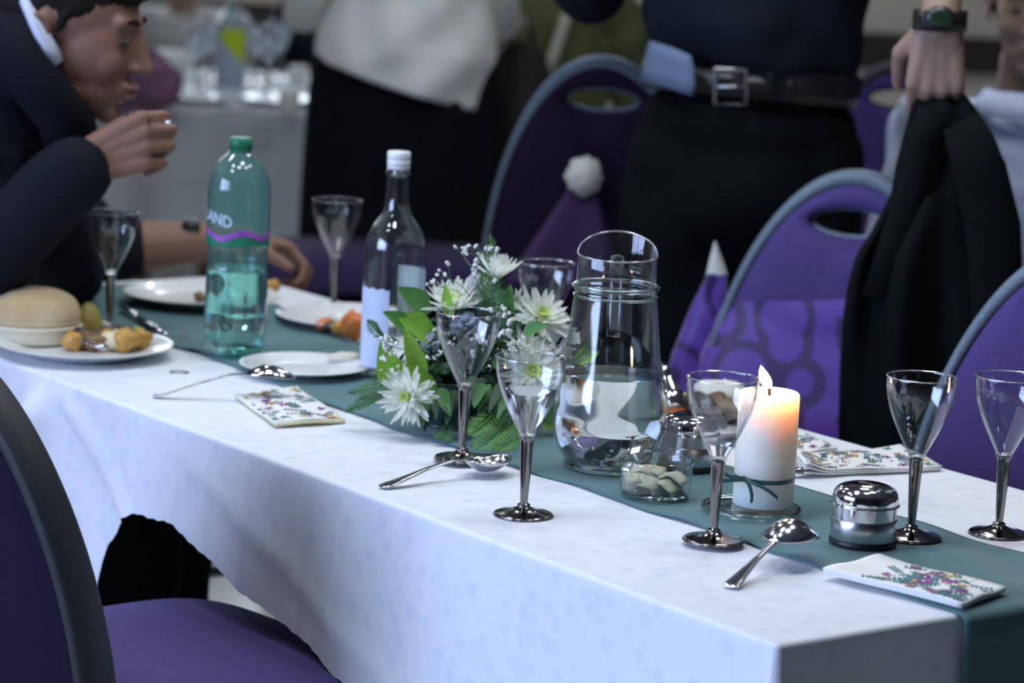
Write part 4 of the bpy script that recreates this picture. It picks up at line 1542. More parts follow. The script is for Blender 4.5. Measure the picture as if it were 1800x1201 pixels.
gyp(808, 437, (850, 520, FY), FY + .02, 5, .007, 1)
gyp(838, 434, (850, 520, FY), FY + .02, 6, .008, 2)
gyp(855, 434, (852, 520, FY), FY + .01, 5, .007, 3)
gyp(782, 480, (840, 540, FY), FY + .01, 5, .008, 4)
gyp(770, 498, (835, 540, FY), FY + .01, 4, .006, 5)
gyp(830, 470, (850, 540, FY), FY + .01, 6, .009, 6)
gyp(680, 605, (740, 640, FY - .04), FY - .10, 16, .010, 7)
gyp(876, 555, (850, 620, FY), FY - .06, 8, .012, 8, .0032)
gyp(893, 585, (860, 640, FY), FY - .06, 9, .013, 9, .0032)
gyp(905, 612, (870, 650, FY), FY - .05, 9, .012, 10, .003)
gyp(858, 500, (850, 560, FY), FY - .02, 8, .010, 11, .003)
gyp(960, 612, (900, 650, FY), FY - .02, 10, .014, 12)
gyp(690, 645, (745, 670, FY - .05), FY - .10, 6, .008, 13)
gyp(765, 575, (790, 620, FY), FY - .03, 8, .010, 14)
gyp(848, 600, (850, 660, FY), FY - .06, 8, .012, 15, .003)

# ------------------------------------------------------------------ banquet chairs


def chair(loc, facing, label, top, zc=.55, hw_=.225, trim=M_trim, sash=None, seat_only=False, lean=.10, group='purple banquet chairs', back=None, seat_dz=0.0):
    """local frame: +y is where the sitter looks; the back stands at y = -.2"""
    rz = math.atan2(-facing[0], facing[1])
    c = thing('banquet_chair', label, 'chair', (loc[0], loc[1], 0), rz, group)
    # seat
    b = MB()
    rows = []
    lv = [(.0, .415, .0), (.0, .417, .9), (.0, .425, 1.0), (.0, .465, 1.0), (.0, .487, .97), (.0, .495, .86), (.0, .500, .5), (.0, .501, .02)]
    for _, z, k in lv:
        row = []
        for i in range(64):
            a = 2 * PI * i / 64
            ex = .42
            cx = math.copysign(abs(math.cos(a)) ** ex, math.cos(a)); cy = math.copysign(abs(math.sin(a)) ** ex, math.sin(a))
            k2 = max(k, .02)
            row.append((cx * .235 * k2, (.032 if seat_dz else .04) + cy * (.208 if seat_dz else .22) * k2, z + seat_dz))
        rows.append(row)
    b.grid(rows, 0, True); b.fan(rows[-1]); b.fan(rows[0][::-1]); obj('seat', b, M_purple, c)
    # back panel: rays from the hand hole to the oval outline
    hz = top - .075
    def outline(z):
        if z >= zc: return hw_ * math.sqrt(max(0, 1 - ((z - zc) / (top - zc)) ** 2))
        return hw_ * (1 - .35 * ((zc - z) / .3) ** 1.5)
    zbot = .44
    def ray_out(a):
        lo, hi = 0.0, 1.0
        dx, dz = math.cos(a), math.sin(a)
        for _ in range(40):
            md = (lo + hi) / 2
            x, z = dx * md, hz + dz * md
            ok = zbot <= z <= top and abs(x) <= outline(z)
            lo, hi = (md, hi) if ok else (lo, md)
        return lo
    NA = 112
    th = .024
    def yb(z): return -.205 - lean * max(0, z - .45) - .05 * ((z - .45) / .5) ** 2
    angs = [2 * PI * k / NA for k in range(NA)]
    outer = [ray_out(a) for a in angs]
    def hole(a): return 1 / math.sqrt((math.cos(a) / .072) ** 2 + (math.sin(a) / .024) ** 2)
    rows = []
    prof = [(1.0, -.35), (1.0, -1.0), (.93, -1.25), (.5, -1.35), (.12, -1.2), (0, -1.0), (0, 0), (0, 1.0), (.12, 1.35), (.5, 1.5), (.93, 1.3), (1.0, 1.0), (1.0, -.35)]
    for k, yy in prof:
        row = []
        for a, ro in zip(angs, outer):
            q = lerp(hole(a), ro - .012, k)
            x, z = math.cos(a) * q, hz + math.sin(a) * q
            row.append((x, yb(z) + yy * th * (.72 if abs(yy) > .9 else 1), z))
        rows.append(row)
    b = MB(); b.grid(rows, 0, True); obj('back_panel', b, back or M_purple, c)
    # edge band all round
    rows = []
    for dq, yy in ((-.014, -1), (.002, -1.02), (.008, -.8), (.010, 0), (.008, .8), (.002, 1.02), (-.014, 1)):
        rows.append([(math.cos(a) * (ro + dq), yb(hz + math.sin(a) * (ro + dq)) + yy * th * .98, hz + math.sin(a) * (ro + dq)) for a, ro in zip(angs, outer)])
    rows.append(rows[0])
    b = MB(); b.grid(rows, 0, True); obj('edge_trim', b, trim, c)
    # hand hole ring
    b = MB(); b.tube([(math.cos(a) * hole(a), yb(hz + math.sin(a) * hole(a)), hz + math.sin(a) * hole(a)) for a in [2 * PI * k / 40 for k in range(41)]], .006, 8, cap=False)
    obj('hand_hole_ring', b, trim, c)
    for sx in (-1, 1):
        b = MB(); b.tube([(sx * .19, .20, .40), (sx * .20, .23, 0)], .0125, 10); obj('leg', b, M_chairleg, c)
        b = MB(); b.tube([(sx * .16, yb(.6) , .55), (sx * .175, -.20, .42), (sx * .19, -.24, 0)], .0125, 10); obj('leg', b, M_chairleg, c)
    if sash:
        z0, z1, bow = sash
        rows = []
        NP = 96
        for i in range(13):
            z = lerp(z0, z1, i / 12)
            w = outline(z) + .016
            row = []
            for k in range(NP):
                a = 2 * PI * k / NP
                cx = math.copysign(abs(math.cos(a)) ** .5, math.cos(a)); cy = math.copysign(abs(math.sin(a)) ** .7, math.sin(a))
                wob = .004 * math.sin(a * 3 + i * .8) + .003 * math.sin(i * 1.7 + a * 5)
                slope = .030 * cx * (z - z0) / (z1 - z0)
                row.append((cx * (w + wob), yb(z) + cy * (.044 + wob), z - slope + .006 * math.sin(a * 2)))
            rows.append(row)
        b = MB(); b.grid(rows, 0, True); obj('sash', b, M_sash, c)
    return c


def cpos(px, y, zref, depth_back):
    """chair origin so that its back stands at a seen point"""
    return None


NV = (NX, NY)
# foreground chair, facing the table
p = UN(2.905, 1.65)
chair((p.x, p.y), (NX * .9976 + LX * .07, NY * .9976 + LY * .07), 'purple chair in the left foreground, dark edge, seat under the cloth', .915, hw_=.23, trim=M_darktrim, back=principled('darkened_plum', (.012, .006, .022), .85, spec=.12, bump=(700, .25, .001)), seat_dz=.020)  # back panel colour darkened to offset the window light falling on it
# far side chairs, facing the table
def far_chair(px, y, facing, label, top, **k):
    f = Vector((facing[0], facing[1], 0)).normalized()
    q = Y(px, 480, y)
    o_ = Vector((q.x, q.y, 0)) + f * .235
    return chair((o_.x, o_.y), (f.x, f.y), label, top, **k)


far_chair(1917, 3.72, (-.35, -1), 'purple chair at the right edge with pale grey-blue edge trim', 1.0, hw_=.228)
c3 = far_chair(1484, 4.5, (-.30, -1), 'purple chair with hand hole and swirl-patterned organza sash', 1.0, hw_=.222, sash=(.52, .81, False))
far_chair(1052, 5.4, (.12, 1), 'shaded purple chair seen from behind with a white rosette', 1.12, zc=.6, hw_=.228, back=M_purple_shade)
wq = Y(1790, 200, 5.50)
chair((wq.x, wq.y), (-.1, -1), 'purple chair of the seated man in the white shirt', 1.06, hw_=.225)
far_chair(1548, 6.15, (-.05, 1), 'purple chair back far behind, between the standing man and the white sleeve', 1.09, zc=.58, trim=M_darktrim)
# bow of the sash sticking out left of the sashed chair, pale tip
bw = thing('sash_bow', 'folded purple organza bow with a white pointed tip left of the sashed chair', 'bow', Y(1235, 600, 4.62))
b = MB(); rows = []
for (yy, xl, xr) in ((482, 1243, 1277), (505, 1232, 1278), (540, 1214, 1280), (580, 1198, 1284), (620, 1182, 1286), (660, 1172, 1290), (700, 1166, 1296)):
    row = []
    for k in range(16):
        a = 2 * PI * k / 16
        q = Y((xl + xr) / 2 + (xr - xl) / 2 * math.cos(a), yy, 4.62 + .022 * math.sin(a) + .008 * math.sin(3 * a + yy * .05))
        row.append(q - bw.location)
    rows.append(row)
b.grid(rows, 0, True); obj('bow_wing', b, M_sash, bw)
b = MB(); rows = []
for (yy, xl, xr) in ((424, 1256, 1258), (445, 1250, 1266), (465, 1245, 1273), (484, 1241, 1279)):
    rows.append([Y((xl + xr) / 2 + (xr - xl) / 2 * math.cos(2 * PI * k / 16), yy, 4.62 + .018 * math.sin(2 * PI * k / 16)) - bw.location for k in range(16)])
b.grid(rows, 0, True); obj('pale_tip', b, M_cream, bw)['label'] = 'white pointed tip'
# white rosette and sash drape on the dark chair
q = Y(1027, 310, 5.27)
rs = thing('rosette', 'round white rosette pinned on the back of the shaded purple chair', 'rosette', q)
b = MB()
for k in range(40):
    a = k * 2.4; rad = .003 + .024 * math.sqrt(k / 40)
    b.ell((rad * math.cos(a), -.012 + .02 * k / 40, rad * math.sin(a) * 1.15), (.011, .006, .010), Matrix.Rotation(a, 3, 'Y'), 8, 6)
obj('petals', b, M_cream, rs)
b = MB(); rows = []
for i in range(12):
    t = i / 11
    row = []
    for k in range(9):
        e = k / 8 * 2 - 1
        row.append((e * (.020 + .095 * t) - .03 * t, .020 - .020 * t + .004 * math.sin(e * 4 + t * 2) * t, -.015 - .20 * t))
    rows.append(row)
b.grid(rows); o = obj('organza_tail', b, principled('dark_organza', (.045, .016, .10), .6), rs); bake(o, ('SOLIDIFY', dict(thickness=.002)))
# purple padded bench in the background behind the glass bottle
q = Y(690, 470, 6.5)
st = thing('padded_bench', 'purple padded bench seat in the background behind the glass bottle', 'bench', (q.x, q.y, 0), 0)
b = MB(); rows = []
for z, k in ((.50, .02), (.50, .97), (.51, 1), (.56, 1), (.575, .97), (.58, .02)):
    rows.append([(math.copysign(abs(math.cos(a)) ** .4, math.cos(a)) * .30 * k, math.copysign(abs(math.sin(a)) ** .4, math.sin(a)) * .20 * k, z) for a in [2 * PI * i / 48 for i in range(48)]])
b.grid(rows, 0, True); b.fan(rows[-1]); obj('seat', b, principled('dim_purple', (.030, .018, .075), .9), st)
for sx in (-1, 1):
    for sy in (-1, 1):
        b = MB(); b.tube([(sx * .25, sy * .15, .50), (sx * .26, sy * .16, 0)], .015, 8); obj('leg', b, M_chairleg, st)

# ------------------------------------------------------------------ people


def hand(mb, W, d, n, t, curls=(1, 1, 1, 1), s=1.0, thumb=(.6, .5, .4), thumb2=None, spread=.05):
    """W wrist, d towards the fingers, n where the palm faces, t towards the thumb"""
    W, d, n, t = Vector(W), Vector(d).normalized(), Vector(n).normalized(), Vector(t).normalized()
    off = (.031, .0105, -.010, -.029)
    base = (.088, .092, .088, .080)
    lens = ((.042, .026, .021), (.046, .029, .022), (.043, .027, .021), (.034, .021, .019))
    rad = (.0095, .0098, .0093, .0082)
    for i in range(4):
        b0 = W + (d * base[i] + t * off[i]) * s
        mb.cap(W + (d * .008 + t * off[i] * .55) * s, b0, .0165 * s, .0115 * s, 12)
        p = b0
        ang = 0
        for j in range(3):
            ang += curls[i] * (.95, 1.25, .75)[j]
            dirv = (d * math.cos(ang) + n * math.sin(ang) + t * off[i] * spread * 20 * s * (1 if j == 0 else .2)).normalized()
            q = p + dirv * lens[i][j] * s
            mb.cap(p, q, rad[i] * s * (1 - .10 * j), rad[i] * s * (1 - .10 * (j + 1)), 10)
            p = q
    tb0 = W + (d * .020 + t * .022 + n * .008) * s
    td = (d * thumb[0] + t * thumb[1] + n * thumb[2]).normalized()
    tm = tb0 + td * .046 * s
    mb.cap(tb0, tm, .0160 * s, .0125 * s, 12)
    td2 = td if thumb2 is None else (d * thumb2[0] + t * thumb2[1] + n * thumb2[2]).normalized()
    tq = tm + td2 * .034 * s
    mb.cap(tm, tq, .0118 * s, .0105 * s, 10)
    mb.cap(tq, tq + td2 * .024 * s, .0105 * s, .0082 * s, 10)


def head(mb, c, M, beard=0):
    c = Vector(c)
    def P(x, y, z): return c + M @ Vector((x, y, z))
    mb.ell(P(-.012, 0, .045), (.100, .077, .088), M, 24, 16)
    mb.ell(P(.030, 0, -.012), (.068, .066, .088), M, 24, 14)
    mb.ell(P(.040, 0, -.072), (.052, .053, .042), M, 20, 12)
    mb.ell(P(.074, 0, -.102), (.022, .026, .018), M, 14, 10)
    mb.cap(P(.086, 0, .034), P(.112, 0, -.022), .010, .0125, 12)
    mb.ell(P(.114, 0, -.026), (.016, .013, .012), M, 14, 10)
    for s in (-1, 1):
        mb.ell(P(.100, s * .013, -.030), (.013, .009, .009), M, 12, 8)
        mb.cap(P(.087, s * .008, .034), P(.076, s * .045, .036), .011, .011, 10)
        mb.ell(P(.056, s * .036, -.026), (.034, .024, .032), M, 14, 10)
        mb.ell(P(.066, s * .031, .012), (.020, .020, .015), M, 12, 8)
        # ear: rim, lobe and hollow
        ring = [P(-.030 + .016 * math.cos(a) - .004, s * (.078 + .008 * (1 - math.cos(a)) * .5), -.004 + .028 * math.sin(a)) for a in [2 * PI * k / 14 for k in range(15)]]
        mb.tube(ring, .0055, 8)
        mb.ell(P(-.032, s * .076, -.006), (.017, .005, .027), M, 12, 8)
        mb.ell(P(-.022, s * .077, -.034), (.009, .007, .010), M, 10, 8)
    mb.ell(P(.084, 0, -.062), (.020, .026, .020), M, 14, 8)
    mb.ell(P(.095, 0, -.056), (.016, .024, .0075), M, 14, 8)
    mb.ell(P(.093, 0, -.070), (.015, .021, .0075), M, 14, 8)


def lips(root, c, M):
    c = Vector(c)
    mb = MB()
    mb.ell(c + M @ Vector((.1005, 0, -.0575)), (.0125, .020, .0052), M, 14, 8)
    mb.ell(c + M @ Vector((.0985, 0, -.0690)), (.0125, .018, .0056), M, 14, 8)
    obj('lips', mb, M_lip, root, world=True)
    for s in (-1, 1):
        mb = MB(); mb.ell(c + M @ Vector((.0825, s * .033, .0095)), (.0112, .0125, .0042), M, 12, 8)
        obj('eye', mb, M_eye, root, world=True)
        mb = MB(); mb.tube([c + M @ Vector(v) for v in ((.094, s * .013, .036), (.0925, s * .026, .041), (.0825, s * .045, .037))], [.0034, .0044, .0028], 8)
        obj('eyebrow', mb, M_hair, root, world=True)


# --- the diner at the end of the table -------------------------------------------------
hc = Y(130, 56, 4.18)
di = thing('person', 'man in dark suit eating with a fork at the end of the table', 'person', (hc.x - .42, hc.y + .22, 0))
fwd = Vector((.975, -.10, -.20)).normalized()
HM = frame(fwd, (.35, -.05, .9))
sh_mid = hc + Vector((-.16, .17, -.15))
shR = hc + Vector((-.19, -.01, -.20)); shL = hc + Vector((-.20, .40, -.18))
wrR = Y(150, 287, 4.06); elR = Vector((wrR.x - .20, wrR.y + .04, wrR.z - .20))
elL = Y(150, 440, 4.86); wrL = Y(368, 424, 4.90)
pel = Vector((di.location.x - .02, di.location.y + .02, .55))
mb = MB()
head(mb, hc, HM)
mb.cap(hc + HM @ Vector((-.035, 0, -.05)), sh_mid + Vector((.02, 0, .02)), .056, .056, 18)
mb.cap(sh_mid, pel, .10, .12, 18)                                  # trunk
mb.cap(shR, sh_mid, .055, .08, 14); mb.cap(shL, sh_mid, .055, .08, 14)
mb.cap(shR, elR, .050, .042); mb.cap(elR, wrR, .042, .029)
mb.cap(shL, elL, .050, .052); mb.cap(elL, wrL, .054, .033)
# raised right fist closed around the fork, back of the hand towards the camera
dR = (Y(262, 245, 4.06) - wrR).normalized()
hand(mb, wrR, dR, (.15, .92, -.25), (-.25, .1, 1), curls=(1.05, 1.0, 1.0, 1.0), s=1.06, thumb=(.75, .35, .45), thumb2=(.95, -.05, .35))
# left hand resting past the plate, fingers hanging down
dL = Vector((.93, .0, -.18))
hand(mb, wrL + Vector((.055, 0, .004)), dL, (.1, -.45, -.9), (.0, -.9, .4), curls=(.80, .86, .90, .95), s=1.0, thumb=(.7, .5, .4))
mb.cap(wrL, wrL + Vector((.06, 0, .004)), .030, .027)
# thighs under the table
for s in (0, 1):
    kn_ = Vector((-.55 + .02 * s, di.location.y - .28 + .30 * s, .52)); mb.cap(pel + Vector((0, -.08 + .16 * s, 0)), kn_, .085, .062); mb.cap(kn_, Vector((kn_.x - .02, kn_.y, .10)), .060, .042)
    mb.cap(Vector((kn_.x - .02, kn_.y, .06)), Vector((kn_.x + .14, kn_.y, .04)), .042, .034)
blob('body', mb, M_skin, di, .0042, 3, zone=(hc, .14, 7))
lips(di, hc, HM)
# hair: cap on top and back of the skull, cropped sides
mb = MB()
def HP(x, y, z): return hc + HM @ Vector((x, y, z))
mb.ell(HP(-.018, 0, .060), (.102, .0805, .080), HM, 24, 14)
mb.ell(HP(.040, 0, .094), (.064, .068, .046), HM, 20, 12)
for s in (-1, 1): mb.ell(HP(.004, s * .062, .052), (.034, .0175, .030), HM, 14, 10); mb.cap(HP(.000, s * .071, .03), HP(-.006, s * .073, .005), .009, .005, 10)
mb.ell(HP(-.052, 0, .024), (.070, .0785, .062), HM, 20, 12)
blob('hair', mb, M_hair, di, .005, 3, (.0006, 260))
# suit jacket
mb = MB()
dn = Vector((0, 0, 1))
mb.cap(sh_mid + Vector((-.02, 0, -.03)), pel, .165, .175, 20)
mb.cap(shR, sh_mid + Vector((-.03, .0, -.02)), .085, .12, 16); mb.cap(shL, sh_mid + Vector((-.03, 0, -.02)), .085, .12, 16)
mb.cap(sh_mid + Vector((-.05, -.10, .015)), sh_mid + Vector((-.06, .12, .015)), .085, .085, 16)
mb.cap(shR, elR, .080, .070, 16); mb.cap(elR, elR.lerp(wrR, .97), .070, .050, 16)
mb.cap(shL, elL, .080, .078, 16); mb.cap(elL, elL.lerp(wrL, .26), .076, .064, 16)
mb.cap(sh_mid + Vector((-.02, -.08, .03)), sh_mid + Vector((.06, -.12, -.03)), .090, .085, 16)
mb.ell(Y(12, 150, 4.22), (.075, .07, .075)); mb.cap(Y(-30, 60, 4.20), Y(30, 130, 4.18), .06, .05, 14)
mb.cap(shR + Vector((.05, .02, -.06)), elR + Vector((.02, .05, .03)), .08, .075, 16)
mb.cap(elR + Vector((.0, .10, -.02)), Vector((elR.x + .03, elR.y + .30, .76)), .10, .11, 16)
mb.cap(sh_mid + Vector((.05, .0, -.12)), Vector((elR.x + .06, elR.y + .36, .82)), .12, .12, 16)
jk = blob('suit_jacket', mb, M_suit, di, .008, 4, (.0035, 17))
# trousers over thighs and shins
mb = MB()
for s in (0, 1):
    kn_ = Vector((-.55 + .02 * s, di.location.y - .28 + .30 * s, .52)); mb.cap(pel + Vector((0, -.08 + .16 * s, 0)), kn_, .105, .085); mb.cap(kn_, Vector((kn_.x - .02, kn_.y, .12)), .082, .07)
mb.ell(pel, (.16, .19, .13))
blob('trousers', mb, M_trouser, di, .010, 3, (.003, 20))
fdir = Vector((.97, -.25, 0)).normalized()
cc = Vector((di.location.x - .02, di.location.y + .02, 0)) - fdir * .06
chair((cc.x, cc.y), (fdir.x, fdir.y), 'purple chair under the man in the dark suit at the table end', .95, hw_=.225)
# white collar and lapel edge
mb = MB()
cpts = [Y(x, y, d_) for x, y, d_ in ((26, -30, 4.16), (42, 8, 4.105), (60, 50, 4.09), (80, 88, 4.09), (100, 118, 4.11))]
rows = [[p + Vector((-.003, -.004, -.004)) for p in cpts], [p + Vector((0, -.007, .003)) for p in cpts], [p + Vector((.004, -.002, .006)) for p in cpts], [p + Vector((.010, .02, .012)) for p in cpts]]
mb.grid(rows); o = obj('shirt_collar', mb, M_whiteshirt, di, world=True); bake(o, ('SOLIDIFY', dict(thickness=.003)))
mb = MB()
cpts = [Y(x, y, d_) for x, y, d_ in ((-10, 20, 4.16), (26, 40, 4.10), (60, 110, 4.08), (100, 165, 4.09), (140, 215, 4.12), (150, 262, 4.14))]
rows = [[p + Vector((-.060, .01, -.015)) for p in cpts], [p + Vector((-.02, -.012, 0)) for p in cpts], [p + Vector((.012, -.004, .012)) for p in cpts], [p + Vector((.016, .03, .012)) for p in cpts]]
mb.grid(rows); o = obj('lapel', mb, M_suit, di, world=True); bake(o, ('SOLIDIFY', dict(thickness=.005)))
# watch on the left wrist
def band(root, c, ax, r0, w, mat, nm='watch_strap', flat=1.0):
    ax = Vector(ax).normalized(); a = ax.orthogonal().normalized(); b2 = ax.cross(a)
    mb = MB(); rows = []
    for dr, dw in ((0, -.5), (.004, -.5), (.004, .5), (0, .5), (0, -.5)):
        rows.append([Vector(c) + ax * (w * dw) + (a * math.cos(2 * PI * k / 32) * flat + b2 * math.sin(2 * PI * k / 32)) * (r0 + dr) for k in range(32)])
    mb.grid(rows, 0, True)
    return obj(nm, mb, mat, root, world=True)
band(di, wrL + Vector((-.030, 0, 0)), wrL - elL, .034, .022, M_leather)
mb = MB(); wc = wrL + Vector((-.030, -.024, .026)); mb.ell(wc, (.017, .013, .015)); obj('watch_case', mb, M_leather, di, world=True)
# fork in the fist
ff = thing('dinner_fork', 'fork held in the fist of the man in the dark suit', 'fork', Y(285, 214, 4.03))
mb = MB()
f0 = Y(300, 216, 4.00) - ff.location; f1 = Y(262, 210, 4.06) - ff.location; f2 = Y(226, 196, 4.16) - ff.location
mb.tube([f0, f0.lerp(f1, .3), f1], [.0045, .0042, .003], 8, flat=.5); obj('handle', mb, M_silver, ff)
mb = MB()
dv = (f2 - f1).normalized(); sv_ = dv.cross(Vector((0, 0, 1))).normalized()
mb.tube([f1, f1 + dv * .03], [.003, .008], 8, flat=.3)
for k in (-1.5, -.5, .5, 1.5): mb.tube([f1 + dv * .028 + sv_ * k * .0045, f1 + dv * .075 + sv_ * k * .0045], [.0014, .0009], 6)
obj('tines', mb, M_silver, ff)

# --- the standing man ------------------------------------------------------------------
SY = 4.95
bc = Y(1318, 150, SY)                         # belt centre
sm = thing('person', 'standing man with navy shirt, black trousers and leather belt, holding a jacket', 'person', (bc.x, bc.y, 0))
wr = Y(1652, 40, 4.27); elb = wr + Vector((.03, .17, .20)); shl = Vector((bc.x + .22, bc.y + .02, bc.z + .42))
mb = MB()
mb.cap(bc + Vector((0, 0, -.06)), bc + Vector((0, .02, .36)), .095, .12, 20)
mb.cap(shl, bc + Vector((-.20, .02, .42)), .06, .06, 16)
nb = bc + Vector((0, .01, .47)); mb.cap(nb, nb + Vector((0, 0, .10)), .058, .055)
hm = frame((.2, -1, -.15), (0, 0, 1)); head(mb, nb + Vector((.0, -.02, .20)), hm)
mb.cap(shl, elb, .048, .040); mb.cap(elb, wr, .041, .029)
hd = (Y(1646, 140, 4.27) - wr).normalized()
hand(mb, wr, hd, (.10, .98, .1), (-1, .12, .18), curls=(.62, .70, .74, .80), s=1.12, thumb=(.72, .55, .42), thumb2=(.8, .0, .6), spread=.03)
shr = bc + Vector((-.22, .04, .42)); er = shr + Vector((-.06, .16, -.27)); mb.cap(shr, er, .048, .04); mb.cap(er, er + Vector((.16, .10, .06)), .04, .03)
hand(mb, er + Vector((.16, .10, .06)), (1, .3, .1), (0, -1, 0), (0, 0, 1), curls=(.6, .6, .6, .6))
for s in (-1, 1):
    hp_ = bc + Vector((s * .095, 0, -.10)); kn_ = Vector((bc.x + s * .11, bc.y + .0, .53)); an = Vector((bc.x + s * .12, bc.y + .03, .09))
    mb.cap(hp_, kn_, .085, .058); mb.cap(kn_, an, .055, .038); mb.cap(an + Vector((0, .02, -.03)), an + Vector((0, -.16, -.05)), .038, .034)
blob('body', mb, M_skin2, sm, .0048, 3)
mb = MB(); hh = nb + Vector((.0, .0, .25)); mb.ell(hh, (.085, .105, .09)); blob('hair', mb, M_hair, sm, .008, 2)
# trousers, waist to ankle
mb = MB()
mb.ell(bc + Vector((.0, 0, -.07)), (.186, .135, .10), None, 24, 14)
mb.ell(bc + Vector((0, .0, -.18)), (.200, .145, .15), None, 24, 14)
for s in (-1, 1):
    hp_ = bc + Vector((s * .100, 0, -.14)); kn_ = Vector((bc.x + s * .120, bc.y, .53)); an = Vector((bc.x + s * .13, bc.y + .03, .08))
    mb.cap(hp_, kn_, .110, .092, 18); mb.cap(kn_, an, .092, .085, 18)
blob('trousers', mb, M_trouser, sm, .009, 4, (.0035, 16))
# navy shirt, open on the left over a pale blue shirt tail
mb = MB()
def ring_loft(mb, spec, seg=36):
    rows = []
    for (c, rx, ry, tw) in spec:
        rows.append([Vector(c) + Vector((rx * math.cos(2 * PI * k / seg), ry * math.sin(2 * PI * k / seg) + .006 * math.sin(5 * 2 * PI * k / seg + tw), 0)) for k in range(seg)])
    o = len(mb.v); mb.grid(rows, 0, True)
    mb.f.append(tuple(o + k for k in range(seg))[::-1]); mb.mi.append(0)
    mb.f.append(tuple(o + (len(rows) - 1) * seg + k for k in range(seg))); mb.mi.append(0)
ring_loft(mb, [(bc + Vector((.012, 0, .012)), .168, .128, 0), (bc + Vector((.008, 0, .05)), .186, .150, .5), (bc + Vector((.004, .0, .11)), .190, .152, 1.2), (bc + Vector((0, .01, .2)), .192, .145, 2), (bc + Vector((0, .01, .34)), .205, .14, 2.5), (bc + Vector((0, .01, .45)), .17, .10, 3)])
mb.cap(shl, elb, .075, .062, 16); mb.cap(shl, bc + Vector((0, .01, .42)), .08, .10); mb.cap(shr, bc + Vector((0, .01, .42)), .08, .10); mb.cap(shr, er, .085, .07, 16); mb.cap(shr + Vector((.04, 0, .02)), shr + Vector((-.02, .03, -.05)), .085, .085, 16)
blob('shirt', mb, M_navy, sm, .008, 3, (.0055, 22))
mb = MB(); rows = []
for (px1, px2, yy) in ((1143, 1215, 72), (1137, 1220, 95), (1132, 1222, 120), (1128, 1218, 143)):
    rows.append([Y(lerp(px1, px2, k / 10), yy + 26 * (k / 10) ** 1.2, SY - .03 - .125 * math.sin(PI / 2 * (k / 10) ** .8)) for k in range(11)])
mb.grid(rows); o = obj('shirt_tail', mb, M_paleblue, sm, world=True); bake(o, ('SOLIDIFY', dict(thickness=.006, offset=0)))
# belt
mb = MB(); rows = []
for dr, z in ((0, -.021), (.004, -.021), (.004, .021), (0, .021), (0, -.021)):
    rows.append([bc + Vector(((.184 + dr) * math.cos(2 * PI * k / 60), (.139 + dr) * math.sin(2 * PI * k / 60), z - .008 * math.sin(2 * PI * k / 60) - .012 * math.cos(2 * PI * k / 60))) for k in range(60)])
mb.grid(rows, 0, True); belt = obj('belt', mb, M_leather, sm, world=True)
mb = MB()
bp2 = [Y(x, y, SY - .146 + (x - 1330) ** 2 * 2.6e-6) for x, y in ((1352, 153), (1400, 152), (1440, 152), (1480, 153), (1506, 154), (1516, 155))]
rows = [[p + Vector((0, oy, .021 * k * (1 if i < 5 else .6))) for i, p in enumerate(bp2)] for k, oy in ((-1, 0), (1, 0), (1, .004), (-1, .004), (-1, 0))]
mb.grid(rows); obj('belt_tip', mb, M_leather, belt, world=True, smooth=False)
mb = MB()
q = [Y(x, y, SY - .152) for x, y in ((1256, 121), (1312, 123), (1312, 184), (1256, 183))]
mb.tube(q + [q[0]], .0042, 8, cap=False); mb.tube([(q[0] + q[3]) / 2, (q[1] + q[2]) / 2 + Vector((.004, 0, 0))], .003, 8)
obj('belt_buckle', mb, M_brushed, belt, world=True)
mb = MB(); q = [Y(x, y, SY - .150) for x, y in ((1352, 132), (1358, 132), (1358, 178), (1352, 178))]
mb.tube(q + [q[0]], .003, 6, cap=False); obj('belt_loop', mb, M_leather, belt, world=True)
# watch on the wrist
wv = (wr - elb).normalized()
band(sm, wr + Vector((0, .0, .004)), hd, .036, .030, M_leather, flat=1.05)
mb = MB(); q = Y(1652, 32, 4.228)
wm = frame((0, -1, .05), (0, 0, 1))
mb.ell(q, (.010, .023, .019), wm, 16, 10); wcase = obj('watch_case', mb, M_leather, sm, world=True)
mb = MB(); q = Y(1654, 31, 4.2195); mb.ell(q, (.003, .018, .013), wm, 16, 8); obj('watch_screen', mb, M_screen, wcase, world=True)

# --- the black jacket hanging from his hand --------------------------------------------
JY = 4.24
jk = thing('suit_jacket', 'black jacket hanging from the hand with the watch', 'jacket', Y(1640, 480, JY))
mb = MB(); rows = []
JL = [(150, 1624, 1684), (185, 1602, 1712), (240, 1587, 1748), (290, 1574, 1768), (340, 1566, 1776), (400, 1535, 1779), (450, 1504, 1779), (500, 1490, 1779), (560, 1481, 1778), (640, 1476, 1777), (720, 1474, 1776), (800, 1473, 1776), (900, 1475, 1778)]
ys_ = [j[0] for j in JL]
for i in range(60):
    yy = lerp(150, 900, (i / 59) ** 1.15)
    xl, xr = interp(yy, ys_, [j[1] for j in JL]), interp(yy, ys_, [j[2] for j in JL])
    row = []
    dpt = interp(yy, [150, 200, 400, 900], [.018, .030, .050, .055])
    for k in range(64):
        a = 2 * PI * k / 64
        x = (xl + xr) / 2 + (xr - xl) / 2 * math.cos(a)
        g = min(1, (yy - 150) / 120)
        fold = (.014 * math.sin(6 * a + 1.2 + yy * .004) + .010 * math.sin(9 * a - yy * .006)) * g
        row.append(Y(x, yy, JY + dpt * math.sin(a) + (fold if abs(math.cos(a)) < .97 else 0) + .055 * max(0, 1 - (yy - 150) / 90) + .012 * math.sin(yy * .01)) - jk.location)
    rows.append(row)
mb.grid(rows, 0, True)
mb.f.append(tuple(range(64))[::-1]); mb.mi.append(0); n_ = len(mb.v); mb.f.append(tuple(range(n_ - 64, n_))); mb.mi.append(0)
obj('jacket_body', mb, M_jacket, jk)
